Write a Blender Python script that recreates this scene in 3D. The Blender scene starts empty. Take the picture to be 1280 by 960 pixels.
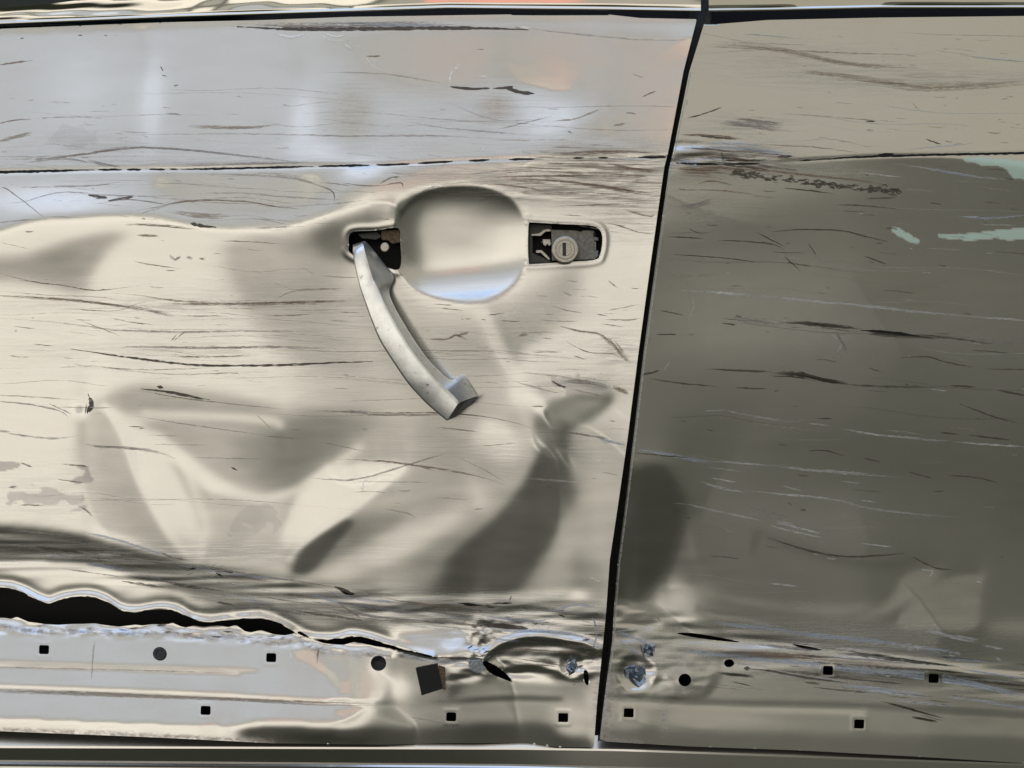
import bpy, math, random
import numpy as np
from mathutils import Vector

# ------------------------------------------------------------------ camera, world, lamps, exposure
S = 0.0008            # metres per unit of the panel drawing (about 0.8 mm)
DP = 1150.0           # camera distance in the same units
ZC = 0.62             # height of the camera
scn = bpy.context.scene
COL = scn.collection
cd = bpy.data.cameras.new('camera')
cam = bpy.data.objects.new('camera', cd); COL.objects.link(cam)
cam.location = (0, -DP * S, ZC); cam.rotation_euler = (math.radians(90), 0, 0)
cd.sensor_width = 36.0; cd.lens = 36.0 * DP / 1280.0
cd.clip_start = 0.02; cd.clip_end = 200
scn.camera = cam
scn.render.resolution_x = 1024; scn.render.resolution_y = 768
w = bpy.data.worlds.new('World'); scn.world = w; w.use_nodes = True
bg = w.node_tree.nodes['Background']
bg.inputs[0].default_value = (0.030, 0.033, 0.023, 1); bg.inputs[1].default_value = 1.0
scn.view_settings.view_transform = 'Standard'; scn.view_settings.look = 'None'
scn.view_settings.exposure = 0.0; scn.view_settings.gamma = 1.0

def lamp(name, loc, rot, sx, sy, rad, col):
    l = bpy.data.lights.new(name, 'AREA'); l.shape = 'RECTANGLE'; l.size = sx; l.size_y = sy
    l.energy = rad * sx * sy * math.pi; l.color = col
    o = bpy.data.objects.new(name, l); COL.objects.link(o); o.location = loc
    o.rotation_euler = [math.radians(a) for a in rot]
    return o
LAMPS = [(-65, 65, 66, 110, 1.2, (0.62, 0.82, 1.22))]
def unseen_lamp(name, a0, a1, e0, e1, rad, col, d=6.0):
    if name != 'orange_light': LAMPS.append((a0, a1, e0, e1, rad, col))
    T = lambda a: math.tan(math.radians(a))
    x0, x1, z0, z1 = d * T(a0), d * T(a1), ZC + d * T(e0), ZC + d * T(e1)
    return lamp(name, ((x0 + x1) / 2, -d, (z0 + z1) / 2), (90, 0, 0), x1 - x0, z1 - z0, rad, col)
for e0_, e1_, r_ in ((7, 20, 1.22), (-4, 7, 1.06), (-8, -4, 0.78), (-12, -8, 0.51), (-16, -12, 0.29), (-20, -16, 0.13)):   # sunlit yard as unseen lamp strips, stepped down to give dents mid-tones
    unseen_lamp('yard_light', -12, 15, e0_, e1_, r_, (1.0, 0.935, 0.835)); unseen_lamp('yard_light', -68, -12, e0_, e1_, r_ * 1.12, (1.0, 0.93, 0.825))
unseen_lamp('shaded_wall_light', 18, 70, -24, 13, 0.090, (1.0, 0.99, 0.83))  # added unseen lamp that lifts the dark lower rear door
unseen_lamp('canopy_light', -66, 20, 22, 30, 0.52, (1.0, 0.97, 0.85))  # added unseen lamp, gives the belt its warm grey
unseen_lamp('window_light', -66, 20, 31, 44, 0.62, (1.0, 1.05, 1.15))
unseen_lamp('window_light', -66, 20, 44, 60, 0.98, (0.98, 1.05, 1.20))  # unseen cool lamps; this brighter upper one added to whiten belt spots
unseen_lamp('orange_light', -6.5, 4.3, 22.8, 25.0, 0.9, (1.0, 0.10, 0.02), 5.5)  # added unseen lamp in place of the orange thing mirrored in the trim
unseen_lamp('bay_light', 18, 70, 13, 60, 0.47, (1.0, 0.93, 0.77))  # added unseen lamp for the beige of the upper rear door
lamp('skylight', (-2, -2.2, 8), (0, 0, 0), 16, 4.4, 1.2, (0.62, 0.82, 1.22))

rng = random.Random(7)
nrng = np.random.RandomState(7)

# ------------------------------------------------------------------ drawing grid (2 units) and painters
G = 2
U0, V0, NU, NV = -220, -60, 831, 541
uu = U0 + G * np.arange(NU, dtype=np.float64); vv = V0 + G * np.arange(NV, dtype=np.float64)
UU, VV = np.meshgrid(uu, vv)
PHI = np.degrees(np.arctan((480 - VV) / DP)); ALP = np.degrees(np.arctan((UU - 640) / DP))
fu = np.fft.rfftfreq(NU + 160); fv = np.fft.fftfreq(NV + 160)
K2 = fu[None, :] ** 2 + fv[:, None] ** 2

def blur(a, sig):
    if sig < 0.3: return a
    s = sig / G
    p = np.pad(a, 80, mode='edge')
    F = np.fft.rfft2(p) * np.exp(-2 * math.pi ** 2 * s * s * K2)
    return np.fft.irfft2(F, s=p.shape)[80:-80, 80:-80]

def inside(poly, X=UU, Y=VV):
    m = np.zeros(X.shape, bool)
    n = len(poly)
    for i in range(n):
        x1, y1 = poly[i]; x2, y2 = poly[(i + 1) % n]
        if y1 == y2: continue
        c = ((y1 > Y) != (y2 > Y)) & (X < (x2 - x1) * (Y - y1) / (y2 - y1) + x1)
        m ^= c
    return m

def smooth_poly(pts, closed=True, n=6):
    # Catmull-Rom so that drawn outlines are curves
    P = [np.array(p, float) for p in pts]; out = []
    m = len(P)
    for i in range(m if closed else m - 1):
        p0 = P[(i - 1) % m] if closed or i > 0 else P[i]
        p1 = P[i]; p2 = P[(i + 1) % m]
        p3 = P[(i + 2) % m] if closed or i + 2 < m else p2
        for k in range(n):
            t = k / n
            out.append(tuple(0.5 * ((2 * p1) + (-p0 + p2) * t + (2 * p0 - 5 * p1 + 4 * p2 - p3) * t * t + (-p0 + 3 * p1 - 3 * p2 + p3) * t ** 3)))
    if not closed: out.append(tuple(P[-1]))
    return out

def dist_line(pts, X=UU, Y=VV):
    d = np.full(X.shape, 1e9)
    for (x1, y1), (x2, y2) in zip(pts[:-1], pts[1:]):
        dx, dy = x2 - x1, y2 - y1
        L = dx * dx + dy * dy + 1e-9
        t = np.clip(((X - x1) * dx + (Y - y1) * dy) / L, 0, 1)
        d = np.minimum(d, np.hypot(X - x1 - t * dx, Y - y1 - t * dy))
    return d

def fill(F, poly, val, feather, amount=1.0, smooth=True):
    p = smooth_poly(poly) if smooth else poly
    m = blur(inside(p).astype(float), feather) * amount
    F += (val - F) * m
def band(F, pts, width, val, feather, amount=1.0):
    d = dist_line(smooth_poly(pts, False))
    m = blur(np.clip((width / 2 + 1.5 - d) / 3.0, 0, 1), feather * .8) * amount
    F += (val - F) * m
def spot(F, c, r, val, amount=1.0):
    m = np.exp(-(((UU - c[0]) / r[0]) ** 2 + ((VV - c[1]) / r[1]) ** 2)) * amount
    F += (val - F) * m

def noise(su, sv, seed=0):
    r = np.random.RandomState(seed).randn(NV + 160, NU + 160)
    k = np.exp(-2 * math.pi ** 2 * ((su / G) ** 2 * fu[None, :] ** 2 + (sv / G) ** 2 * fv[:, None] ** 2))
    a = np.fft.irfft2(np.fft.rfft2(r) * k, s=r.shape)[80:-80, 80:-80]
    return (a - a.mean()) / a.std()

NZ = [noise(9, 3, 201) * .6 + noise(3, 2, 202) * .4, noise(5, 3, 203)]
# What a brushed-silver sheet mirrors from the lamps above, as a table over (elevation, azimuth)
TE = np.arange(-110, 110.5, 1.0); TA = np.arange(-110, 110.5, 1.0)
def light_table(sig):
    L = np.zeros((len(TE), len(TA), 3)) + np.array((0.030, 0.033, 0.023))
    for a0, a1, e0, e1, rad, col in LAMPS:
        m = ((TE[:, None] > e0) & (TE[:, None] < e1) & (TA[None, :] > a0) & (TA[None, :] < a1)).astype(float)
        L += m[..., None] * rad * np.array(col)
    k = np.exp(-.5 * (np.arange(-4 * int(sig), 4 * int(sig) + 1) / sig) ** 2); k /= k.sum()
    pad = len(k) // 2
    for ax in (0, 1):
        q = np.pad(L, [(pad, pad) if x == ax else (0, 0) for x in range(3)], mode='edge')
        L = sum(w_ * np.take(q, np.arange(i, i + L.shape[ax]), axis=ax) for i, w_ in enumerate(k))
    return L
def look(tab, e, a):
    x = np.clip(e + 110, 0, 219.99); y = np.clip(a + 110, 0, 219.99)
    i = x.astype(int); j = y.astype(int); fx = (x - i)[..., None]; fy = (y - j)[..., None]
    return (tab[i, j] * (1 - fy) + tab[i, j + 1] * fy) * (1 - fx) + (tab[i + 1, j] * (1 - fy) + tab[i + 1, j + 1] * fy) * fx
def mirror(p, q, X, Y, h):
    """Lamp-plane direction (deg) mirrored at drawing point X, Y, height h, by a sheet with slopes p = do/dv, q = do/du."""
    U, V = X - 640, 480 - Y; k = 1 - h / DP
    t1 = (k - U * q / DP, -q, -V * q / DP); t2 = (-U * p / DP, -p, -k - V * p / DP)
    nx = t1[1] * t2[2] - t1[2] * t2[1]; ny = t1[2] * t2[0] - t1[0] * t2[2]; nz = t1[0] * t2[1] - t1[1] * t2[0]
    n2 = nx * nx + ny * ny + nz * nz; dn = U * nx + DP * ny + V * nz
    rx = U - 2 * dn * nx / n2; ry = DP - 2 * dn * ny / n2; rz = V - 2 * dn * nz / n2
    f = np.maximum(-ry, 1.0)
    return np.degrees(np.arctan(rz / f + V * k * S / 6)), np.degrees(np.arctan(rx / f + U * k * S / 6))
def refine(H, E, A, iters=50):
    return refine_at(refine_at(H, E, A, iters, 4, (11, 7, 5), 2.5), E, A, 9, 2, (5, 5, 5), 1.2)
def refine_at(H, E, A, iters, g, sigs, soft, reg=0.002):
    k = g // G; h = H[::k, ::k].copy(); X, Y = UU[::k, ::k], VV[::k, ::k]
    tabs = [light_table(s_) for s_ in sigs]
    Et, At = E[::k, ::k], A[::k, ::k]
    KY = 2 - 2 * np.cos(2 * math.pi * np.fft.fftfreq(2 * h.shape[0])); KX = 2 - 2 * np.cos(2 * math.pi * np.fft.rfftfreq(2 * h.shape[1]))
    den = -(KY[:, None] + KX[None, :] + 1e-5); 
    q0 = np.gradient(h, g, axis=1); p0 = np.gradient(h, g, axis=0)
    for it in range(iters):
        tab = tabs[min(2, it * 4 // iters)]
        T = look(tab, Et, At)
        p = np.gradient(h, g, axis=0); q = np.gradient(h, g, axis=1)
        e, a = mirror(p, q, X, Y, h); L0 = look(tab, e, a)
        dl = .02
        Lp = (look(tab, *mirror(p + dl, q, X, Y, h)) - look(tab, *mirror(p - dl, q, X, Y, h))) / (2 * dl)
        Lq = (look(tab, *mirror(p, q + dl, X, Y, h)) - look(tab, *mirror(p, q - dl, X, Y, h))) / (2 * dl)
        r = T - L0
        a11 = (Lp * Lp).sum(-1); a22 = (Lq * Lq).sum(-1); a12 = (Lp * Lq).sum(-1)
        b1 = (Lp * r).sum(-1) - reg * 8 * (p - p0); b2 = (Lq * r).sum(-1) - reg * 8 * (q - q0)
        ep = .25; a11 = a11 + ep; a22 = a22 + ep; det = a11 * a22 - a12 * a12
        dp = np.clip((a22 * b1 - a12 * b2) / det, -.12, .12); dq = np.clip((a11 * b2 - a12 * b1) / det, -.12, .12)
        div = np.zeros_like(h); fv_ = .5 * (dp[1:] + dp[:-1]) * g; fu_ = .5 * (dq[:, 1:] + dq[:, :-1]) * g
        div[:-1] += fv_; div[1:] -= fv_; div[:, :-1] += fu_; div[:, 1:] -= fu_
        Mm = np.concatenate([div, div[::-1]], 0); Mm = np.concatenate([Mm, Mm[:, ::-1]], 1)
        F_ = np.fft.rfft2(Mm) / den
        h = h + .9 * np.fft.irfft2(F_, s=Mm.shape)[:h.shape[0], :h.shape[1]]
        if it in (0, iters - 1): print('refine', it, 'rms', round(float(np.sqrt((r ** 2).mean())), 4), 'range', h.min().round(1), h.max().round(1))
    # back to the fine grid: keep the fine residue of the first shape, add the smooth change
    d = h - H[::k, ::k]
    jj = np.clip(np.arange(NV) / k, 0, d.shape[0] - 1.001); ii = np.clip(np.arange(NU) / k, 0, d.shape[1] - 1.001)
    j0, i0 = jj.astype(int), ii.astype(int); fj, fi = (jj - j0)[:, None], (ii - i0)[None, :]
    up_ = (d[j0][:, i0] * (1 - fi) + d[j0][:, i0 + 1] * fi) * (1 - fj) + (d[j0 + 1][:, i0] * (1 - fi) + d[j0 + 1][:, i0 + 1] * fi) * fj
    return H + blur(up_, soft)
def press(E, A, lam=0.12, mu=1e-7):
    return press_once(E, A, lam, mu)
def press_once(E, A, lam, mu):
    """Sheet-metal shape whose faces tilt up by (E-PHI)/2 and yaw by (A-ALP)/2 degrees: least-squares height."""
    qv = np.tan(np.radians((E - PHI) / 2)); qu = -np.tan(np.radians((A - ALP) / 2))
    # fluxes on cell faces, mirrored boundaries -> cosine transform
    fvx = 0.5 * (qv[1:] + qv[:-1]) * G; fux = 0.5 * (qu[:, 1:] + qu[:, :-1]) * G
    div = np.zeros_like(E)
    div[:-1] += fvx; div[1:] -= fvx
    div[:, :-1] += lam * fux; div[:, 1:] -= lam * fux
    M = np.concatenate([div, div[::-1]], 0); M = np.concatenate([M, M[:, ::-1]], 1)
    H = np.fft.rfft2(M)
    ky = 2 - 2 * np.cos(2 * math.pi * np.fft.fftfreq(M.shape[0])); kx = 2 - 2 * np.cos(2 * math.pi * np.fft.rfftfreq(M.shape[1]))
    den = -(ky[:, None] + lam * kx[None, :] + mu * G * G)
    den[0, 0] = -1; H = H / den; H[0, 0] = 0
    return np.fft.irfft2(H, s=M.shape)[:NV, :NU]

def sample(F, u, v):
    x = min(max((u - U0) / G, 0), NU - 1.001); y = min(max((v - V0) / G, 0), NV - 1.001)
    i, j = int(x), int(y); a, b = x - i, y - j
    return (F[j, i] * (1 - a) + F[j, i + 1] * a) * (1 - b) + (F[j + 1, i] * (1 - a) + F[j + 1, i + 1] * a) * b

def P(u, v, o):
    k = S * (1 - o / DP)
    return ((u - 640) * k, -o * S, ZC + (480 - v) * k)

# ------------------------------------------------------------------ materials
def mat(name, base=(0.5, 0.5, 0.5), metallic=0.0, rough=0.5, coat=0.0, noise_amt=0.0, nscale=200.0, bump=0.0, bscale=800.0):
    m = bpy.data.materials.new(name); m.use_nodes = True
    nt = m.node_tree; b = nt.nodes['Principled BSDF']
    b.inputs['Base Color'].default_value = (*base, 1); b.inputs['Metallic'].default_value = metallic
    b.inputs['Roughness'].default_value = rough; b.inputs['Coat Weight'].default_value = coat
    b.inputs['Coat Roughness'].default_value = 0.08
    tc = nt.nodes.new('ShaderNodeTexCoord')
    if noise_amt:
        n = nt.nodes.new('ShaderNodeTexNoise'); n.inputs['Scale'].default_value = nscale; n.inputs['Detail'].default_value = 5
        nt.links.new(tc.outputs['Object'], n.inputs['Vector'])
        r = nt.nodes.new('ShaderNodeValToRGB')
        r.color_ramp.elements[0].position = 0.3; r.color_ramp.elements[1].position = 0.7
        r.color_ramp.elements[0].color = (*[c * (1 - noise_amt) for c in base], 1)
        r.color_ramp.elements[1].color = (*[min(1, c * (1 + noise_amt)) for c in base], 1)
        nt.links.new(n.outputs['Fac'], r.inputs['Fac']); nt.links.new(r.outputs['Color'], b.inputs['Base Color'])
    if bump:
        n2 = nt.nodes.new('ShaderNodeTexNoise'); n2.inputs['Scale'].default_value = bscale; n2.inputs['Detail'].default_value = 4
        nt.links.new(tc.outputs['Object'], n2.inputs['Vector'])
        bp = nt.nodes.new('ShaderNodeBump'); bp.inputs['Strength'].default_value = bump; bp.inputs['Distance'].default_value = 0.001
        nt.links.new(n2.outputs['Fac'], bp.inputs['Height']); nt.links.new(bp.outputs['Normal'], b.inputs['Normal'])
    return m

def add_scuffs(m, col, lo, hi, sc):
    """Chips and rubs mixed into a plain material's base colour."""
    nt = m.node_tree; b = nt.nodes['Principled BSDF']; lk = b.inputs['Base Color'].links[0]; src = lk.from_socket
    tc = nt.nodes.new('ShaderNodeTexCoord'); n = nt.nodes.new('ShaderNodeTexNoise'); n.inputs['Scale'].default_value = sc; n.inputs['Detail'].default_value = 7; n.inputs['Roughness'].default_value = 0.72
    r = nt.nodes.new('ShaderNodeMapRange'); r.inputs['From Min'].default_value = lo; r.inputs['From Max'].default_value = hi
    mx = nt.nodes.new('ShaderNodeMix'); mx.data_type = 'RGBA'; mx.inputs[7].default_value = (*col, 1)
    L = nt.links.new; L(tc.outputs['Object'], n.inputs['Vector']); L(n.outputs['Fac'], r.inputs['Value']); L(r.outputs['Result'], mx.inputs['Factor']); L(src, mx.inputs[6]); L(mx.outputs[2], b.inputs['Base Color'])
    return m
def paint_mat():
    m = bpy.data.materials.new('silver_paint'); m.use_nodes = True
    nt = m.node_tree; L = nt.links.new; b = nt.nodes['Principled BSDF']
    def N(t, **kw):
        n = nt.nodes.new(t)
        for k, v in kw.items(): setattr(n, k, v)
        return n
    tc = N('ShaderNodeTexCoord')
    def nz(sx, sy, sz, detail=4, rough=0.55):
        mp = N('ShaderNodeMapping'); mp.inputs['Scale'].default_value = (sx, sy, sz)
        mp.inputs['Rotation'].default_value = (0, math.radians(2.0), 0)
        n = N('ShaderNodeTexNoise'); n.inputs['Scale'].default_value = 1; n.inputs['Detail'].default_value = detail; n.inputs['Roughness'].default_value = rough
        L(tc.outputs['Object'], mp.inputs['Vector']); L(mp.outputs['Vector'], n.inputs['Vector'])
        return n.outputs['Fac']
    def ramp(x, lo, hi):
        r = N('ShaderNodeMapRange'); r.interpolation_type = 'SMOOTHSTEP'
        r.inputs['From Min'].default_value = lo; r.inputs['From Max'].default_value = hi; L(x, r.inputs['Value']); return r.outputs['Result']
    def mul(a, c):
        n = N('ShaderNodeMath', operation='MULTIPLY'); L(a, n.inputs[0])
        if isinstance(c, (int, float)): n.inputs[1].default_value = c
        else: L(c, n.inputs[1])
        return n.outputs[0]
    def add(a, c):
        n = N('ShaderNodeMath', operation='ADD', use_clamp=True); L(a, n.inputs[0]); L(c, n.inputs[1]); return n.outputs[0]
    def attr(nm):
        a = N('ShaderNodeAttribute'); a.attribute_name = nm; return a.outputs['Fac']
    def mixc(f, a, c):
        n = N('ShaderNodeMix', data_type='RGBA'); L(f, n.inputs['Factor'])
        for s, i in ((a, 6), (c, 7)):
            if isinstance(s, tuple): n.inputs[i].default_value = (*s, 1)
            else: L(s, n.inputs[i])
        return n.outputs[2]
    flake = nz(2600, 2600, 2600, 2)
    cloud = nz(9, 9, 30, 4)
    base = mixc(ramp(flake, 0.3, 0.7), (0.66, 0.645, 0.61), (0.74, 0.725, 0.69))
    base = mixc(mul(ramp(cloud, 0.45, 0.8), 0.25), base, (0.60, 0.57, 0.52))
    streak = nz(22, 22, 420, 6, 0.7)             # rubbing streaks run along the car
    fine = nz(60, 60, 2600, 3, 0.6)
    dirt_and_refl = attr('dirt'); scuff = attr('scuff'); rust = attr('rust')
    dm = mul(dirt_and_refl, add(mul(ramp(streak, 0.42, 0.62), 0.75), mul(ramp(fine, 0.4, 0.7), 0.35)))
    sm = mul(scuff, add(mul(ramp(streak, 0.40, 0.60), 0.8), mul(ramp(fine, 0.45, 0.65), 0.5)))
    base = mixc(mul(ramp(fine, 0.50, 0.78), 0.06), base, (0.50, 0.47, 0.42))
    base = mixc(mul(ramp(nz(90, 90, 1400, 5, 0.7), 0.58, 0.72), 0.08), base, (0.44, 0.39, 0.33))
    c1 = mixc(mul(sm, 0.75), base, (0.36, 0.36, 0.39))
    c1 = mixc(mul(dm, 0.85), c1, (0.16, 0.115, 0.08))
    grit = nz(120, 120, 260, 6, 0.75)
    rm = mul(mul(rust, ramp(grit, 0.36, 0.66)), 0.8)
    c1 = mixc(rm, c1, (0.20, 0.125, 0.06))
    prim = attr('primer'); mint_glint = attr('mint')
    c1 = mixc(mul(prim, 0.8), c1, (0.44, 0.41, 0.40))
    c1 = mixc(mint_glint, c1, (0.60, 0.80, 0.70))
    rm = add(rm, add(mint_glint, mul(prim, 0.3)))
    L(c1, b.inputs['Base Color'])
    met = N('ShaderNodeMath', operation='SUBTRACT', use_clamp=True); met.inputs[0].default_value = 0.98
    L(add(mul(dm, 0.6), rm), met.inputs[1]); L(met.outputs[0], b.inputs['Metallic'])
    rg = N('ShaderNodeMath', operation='ADD', use_clamp=True); rg.inputs[0].default_value = 0.235
    L(add(add(mul(sm, 0.12), mul(dm, 0.25)), mul(rm, 0.4)), rg.inputs[1]); L(rg.outputs[0], b.inputs['Roughness'])
    b.inputs['Coat Weight'].default_value = 0.5; b.inputs['Coat Roughness'].default_value = 0.05
    hgt = add(add(mul(nz(420, 420, 420, 2), 0.05), mul(fine, 0.04)), mul(mul(sm, streak), 0.5))
    bp = N('ShaderNodeBump'); bp.inputs['Strength'].default_value = 0.35; bp.inputs['Distance'].default_value = 0.0005
    L(hgt, bp.inputs['Height']); L(bp.outputs['Normal'], b.inputs['Normal'])
    return m

def mark_mat(name, col, metallic, rough, lo, hi, sx=120, sz=1500):
    """A scrape: opaque where the noise is low, broken where it is high."""
    m = bpy.data.materials.new(name); m.use_nodes = True
    nt = m.node_tree; L = nt.links.new; b = nt.nodes['Principled BSDF']
    b.inputs['Base Color'].default_value = (*col, 1); b.inputs['Metallic'].default_value = metallic; b.inputs['Roughness'].default_value = rough
    tc = nt.nodes.new('ShaderNodeTexCoord'); mp = nt.nodes.new('ShaderNodeMapping'); mp.inputs['Scale'].default_value = (sx, sx, sz)
    n = nt.nodes.new('ShaderNodeTexNoise'); n.inputs['Scale'].default_value = 1; n.inputs['Detail'].default_value = 5; n.inputs['Roughness'].default_value = 0.65
    r = nt.nodes.new('ShaderNodeMapRange'); r.inputs['From Min'].default_value = lo; r.inputs['From Max'].default_value = hi
    L(tc.outputs['Object'], mp.inputs['Vector']); L(mp.outputs['Vector'], n.inputs['Vector']); L(n.outputs['Fac'], r.inputs['Value'])
    at = nt.nodes.new('ShaderNodeAttribute'); at.attribute_name = 'cover'
    mu = nt.nodes.new('ShaderNodeMath'); mu.operation = 'MULTIPLY'; mu.use_clamp = True
    L(r.outputs['Result'], mu.inputs[0]); L(at.outputs['Fac'], mu.inputs[1]); L(mu.outputs[0], b.inputs['Alpha'])
    return m

M = {
    'paint': paint_mat(),
    'chrome': mat('bright_trim', (0.70, 0.68, 0.62), 1.0, 0.09),
    'cavity': mat('cavity_black', (0.012, 0.012, 0.014), 0.0, 0.8),
    'rubber': mat('black_rubber', (0.018, 0.018, 0.020), 0.0, 0.45, noise_amt=0.3, nscale=900, bump=0.3),
    'seal': mat('door_seal_rubber', (0.035, 0.034, 0.030), 0.0, 0.4, noise_amt=0.4, nscale=300, bump=0.3),
    'foam': mat('black_foam', (0.014, 0.014, 0.013), 0.0, 0.85, noise_amt=0.5, nscale=1500, bump=0.6, bscale=1500),
    'plastic': mat('dark_plastic', (0.045, 0.047, 0.045), 0.0, 0.42, noise_amt=0.35, nscale=500, bump=0.2),
    'greyplastic': mat('grey_plastic', (0.20, 0.195, 0.175), 0.1, 0.45, noise_amt=0.35, nscale=260, bump=0.25),
    'zinc': mat('zinc_cast', (0.48, 0.45, 0.40), 0.75, 0.38, noise_amt=0.18, nscale=700, bump=0.25),
    'handle': mat('handle_paint', (0.88, 0.89, 0.88), 0.85, 0.28, coat=0.2, noise_amt=0.10, nscale=120, bump=0.15),
    'bare': mat('bare_steel', (0.30, 0.34, 0.39), 1.0, 0.42, noise_amt=0.25, nscale=400, bump=0.6, bscale=500),
    'glass': mat('tinted_glass', (0.006, 0.016, 0.017), 0.0, 0.06, noise_amt=0.1),
    'rusty': mat('rusty_bracket', (0.13, 0.095, 0.055), 0.3, 0.65, noise_amt=0.5, nscale=400, bump=0.6),
    'line': mark_mat('mark_line', (0.33, 0.255, 0.195), 0.3, 0.5, 0.32, 0.54),
    'dark': mark_mat('mark_dark', (0.115, 0.095, 0.078), 0.2, 0.6, 0.34, 0.48),
    'black': mark_mat('mark_black', (0.006, 0.006, 0.007), 0.0, 0.8, 0.22, 0.34),
    'brown': mark_mat('mark_brown', (0.36, 0.245, 0.18), 0.25, 0.55, 0.34, 0.58),
    'grey': mark_mat('mark_grey', (0.47, 0.43, 0.40), 0.4, 0.45, 0.34, 0.56),
    'tan': mark_mat('mark_tan', (0.52, 0.44, 0.34), 0.4, 0.5, 0.36, 0.54),
    'white': mark_mat('mark_white', (0.66, 0.67, 0.66), 0.35, 0.5, 0.36, 0.50),
    'chalk': mark_mat('mark_chalk', (0.97, 0.97, 0.97), 0.9, 0.30, 0.32, 0.46),  # white scratches and painted reflection arcs of the front door
    'blue': mark_mat('mark_bare_steel', (0.58, 0.64, 0.74), 0.4, 0.42, 0.36, 0.50),
    'mint': mark_mat('mark_mint', (0.40, 0.56, 0.49), 0.0, 0.5, 0.26, 0.36),
    'olive': mark_mat('mark_olive', (0.060, 0.058, 0.036), 0.2, 0.55, 0.28, 0.42),
}
add_scuffs(M['handle'], (0.30, 0.28, 0.25), 0.60, 0.68, 130.0); add_scuffs(M['rubber'], (0.10, 0.095, 0.085), 0.55, 0.75, 200.0)
MARK_ORDER = ['paint', 'line', 'dark', 'black', 'brown', 'grey', 'tan', 'white', 'chalk', 'blue', 'mint', 'olive']

# ------------------------------------------------------------------ object helpers
def empty(name, loc=(0, 0, 0), parent=None):
    o = bpy.data.objects.new(name, None); COL.objects.link(o); o.location = loc; o.empty_display_size = 0.1
    if parent: o.parent = parent
    return o
def mesh_obj(name, verts, faces, material, parent, smooth=True):
    me = bpy.data.meshes.new(name); me.from_pydata([tuple(v) for v in verts], [], [tuple(f) for f in faces]); me.validate(); me.update()
    mats = material if isinstance(material, list) else [material]
    for m in mats: me.materials.append(m)
    if smooth: me.polygons.foreach_set('use_smooth', [True] * len(me.polygons))
    o = bpy.data.objects.new(name, me); COL.objects.link(o)
    if parent: o.parent = parent
    return o
def bevel(o, wdt, seg=2, sub=0):
    b = o.modifiers.new('bevel', 'BEVEL'); b.width = wdt; b.segments = seg; b.limit_method = 'ANGLE'; b.angle_limit = math.radians(35)
    return o

class Marks:
    """Scrape ribbons that lie on a sheet; appended to the sheet's own mesh."""
    def __init__(self, H, ok): self.H = H; self.ok = ok; self.v = []; self.f = []; self.m = []; self.c = []; self.n = 0
    def stroke(self, pts, width, kind, cover=1.0, lift=0.35, rag=0.35, taper=True, jit=0.6, strands=True):
        if kind == 'white' and self.H is HF: kind = 'chalk'
        if kind == 'dark' and width < 2.3 and cover > .5 and self.H is HF: kind = 'line'; width *= .8
        elif kind in ('grey', 'brown', 'tan') and width < 3: width *= .85
        pts = smooth_poly(pts, False, 4) if len(pts) > 2 else pts
        if width >= 3 and kind in ('brown', 'grey', 'tan', 'white', 'chalk', 'blue', 'olive') and len(pts) > 1 and strands:
            tot = len(pts) - 1
            for k in range(int(width * 1.1) + 2):
                a = rng.uniform(0, .55); b = min(1, a + rng.uniform(.25, .9)); off = rng.gauss(0, width * .24)
                ia, ib = int(a * tot), max(int(a * tot) + 1, int(round(b * tot)))
                sub = [(x, y + off) for x, y in pts[ia:ib + 1]]
                self.raw(sub, rng.uniform(.8, 1.7), kind, cover * rng.uniform(.5, 1), lift, .4, True, .9)
            self.raw(pts, width * .5, kind, cover * .6, lift, .5, True, .9)
            return
        self.raw(pts, width, kind, cover, lift, rag, taper, jit)
    def raw(self, pts, width, kind, cover, lift, rag, taper, jit):
        q = [np.array(pts[0], float)]
        for a, b in zip(pts[:-1], pts[1:]):
            a, b = np.array(a, float), np.array(b, float); n = max(1, int(np.hypot(*(b - a)) / 4))
            for k in range(1, n + 1): q.append(a + (b - a) * k / n)
        n = len(q)
        if n < 2: return
        self.n += 1; lift = lift + 0.02 * (self.n % 23)
        base = len(self.v); fade = rng.uniform(.6, 1); solid = kind in ('black', 'dark')
        okl = []
        for i, p in enumerate(q):
            t = q[min(i + 1, n - 1)] - q[max(i - 1, 0)]; t = t / (np.hypot(*t) + 1e-9); nn = np.array((-t[1], t[0]))
            s_ = i / (n - 1)
            wd = width * (1 + rag * rng.uniform(-1, 1)); cv = cover
            if taper:
                k_ = max(0.0, min(1, 4 * s_, 4 * (1 - s_)))
                wd *= max(.25, k_ ** .7); 
                if not solid: fade = min(1.1, max(.35, fade + rng.uniform(-.18, .18))); cv = cover * fade * (.25 + .75 * k_)
            p = p + nn * rng.uniform(-jit, jit) * 0.5
            okl.append(self.ok(p[0], p[1]))
            for sg in (-1, 1):
                x, y = p + nn * sg * wd / 2
                self.v.append(P(x, y, sample(self.H, x, y) + lift)); self.c.append(cv)
        for i in range(n - 1):
            if not (okl[i] and okl[i + 1]): continue
            a = base + 2 * i; self.f.append((a, a + 2, a + 3, a + 1)); self.m.append(MARK_ORDER.index(kind))
def patchmap(F, poly, amt, feather=3.0, seed=1, rough=.35):
    m = blur(inside(smooth_poly(poly)).astype(float), feather) + rough * NZ[seed % 2]
    t = np.clip((m - .42) / .16, 0, 1); t = t * t * (3 - 2 * t) * amt
    b = blur(inside(smooth_poly(poly)).astype(float), feather * 2) > .05
    np.maximum(F, t * b, out=F)

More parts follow.
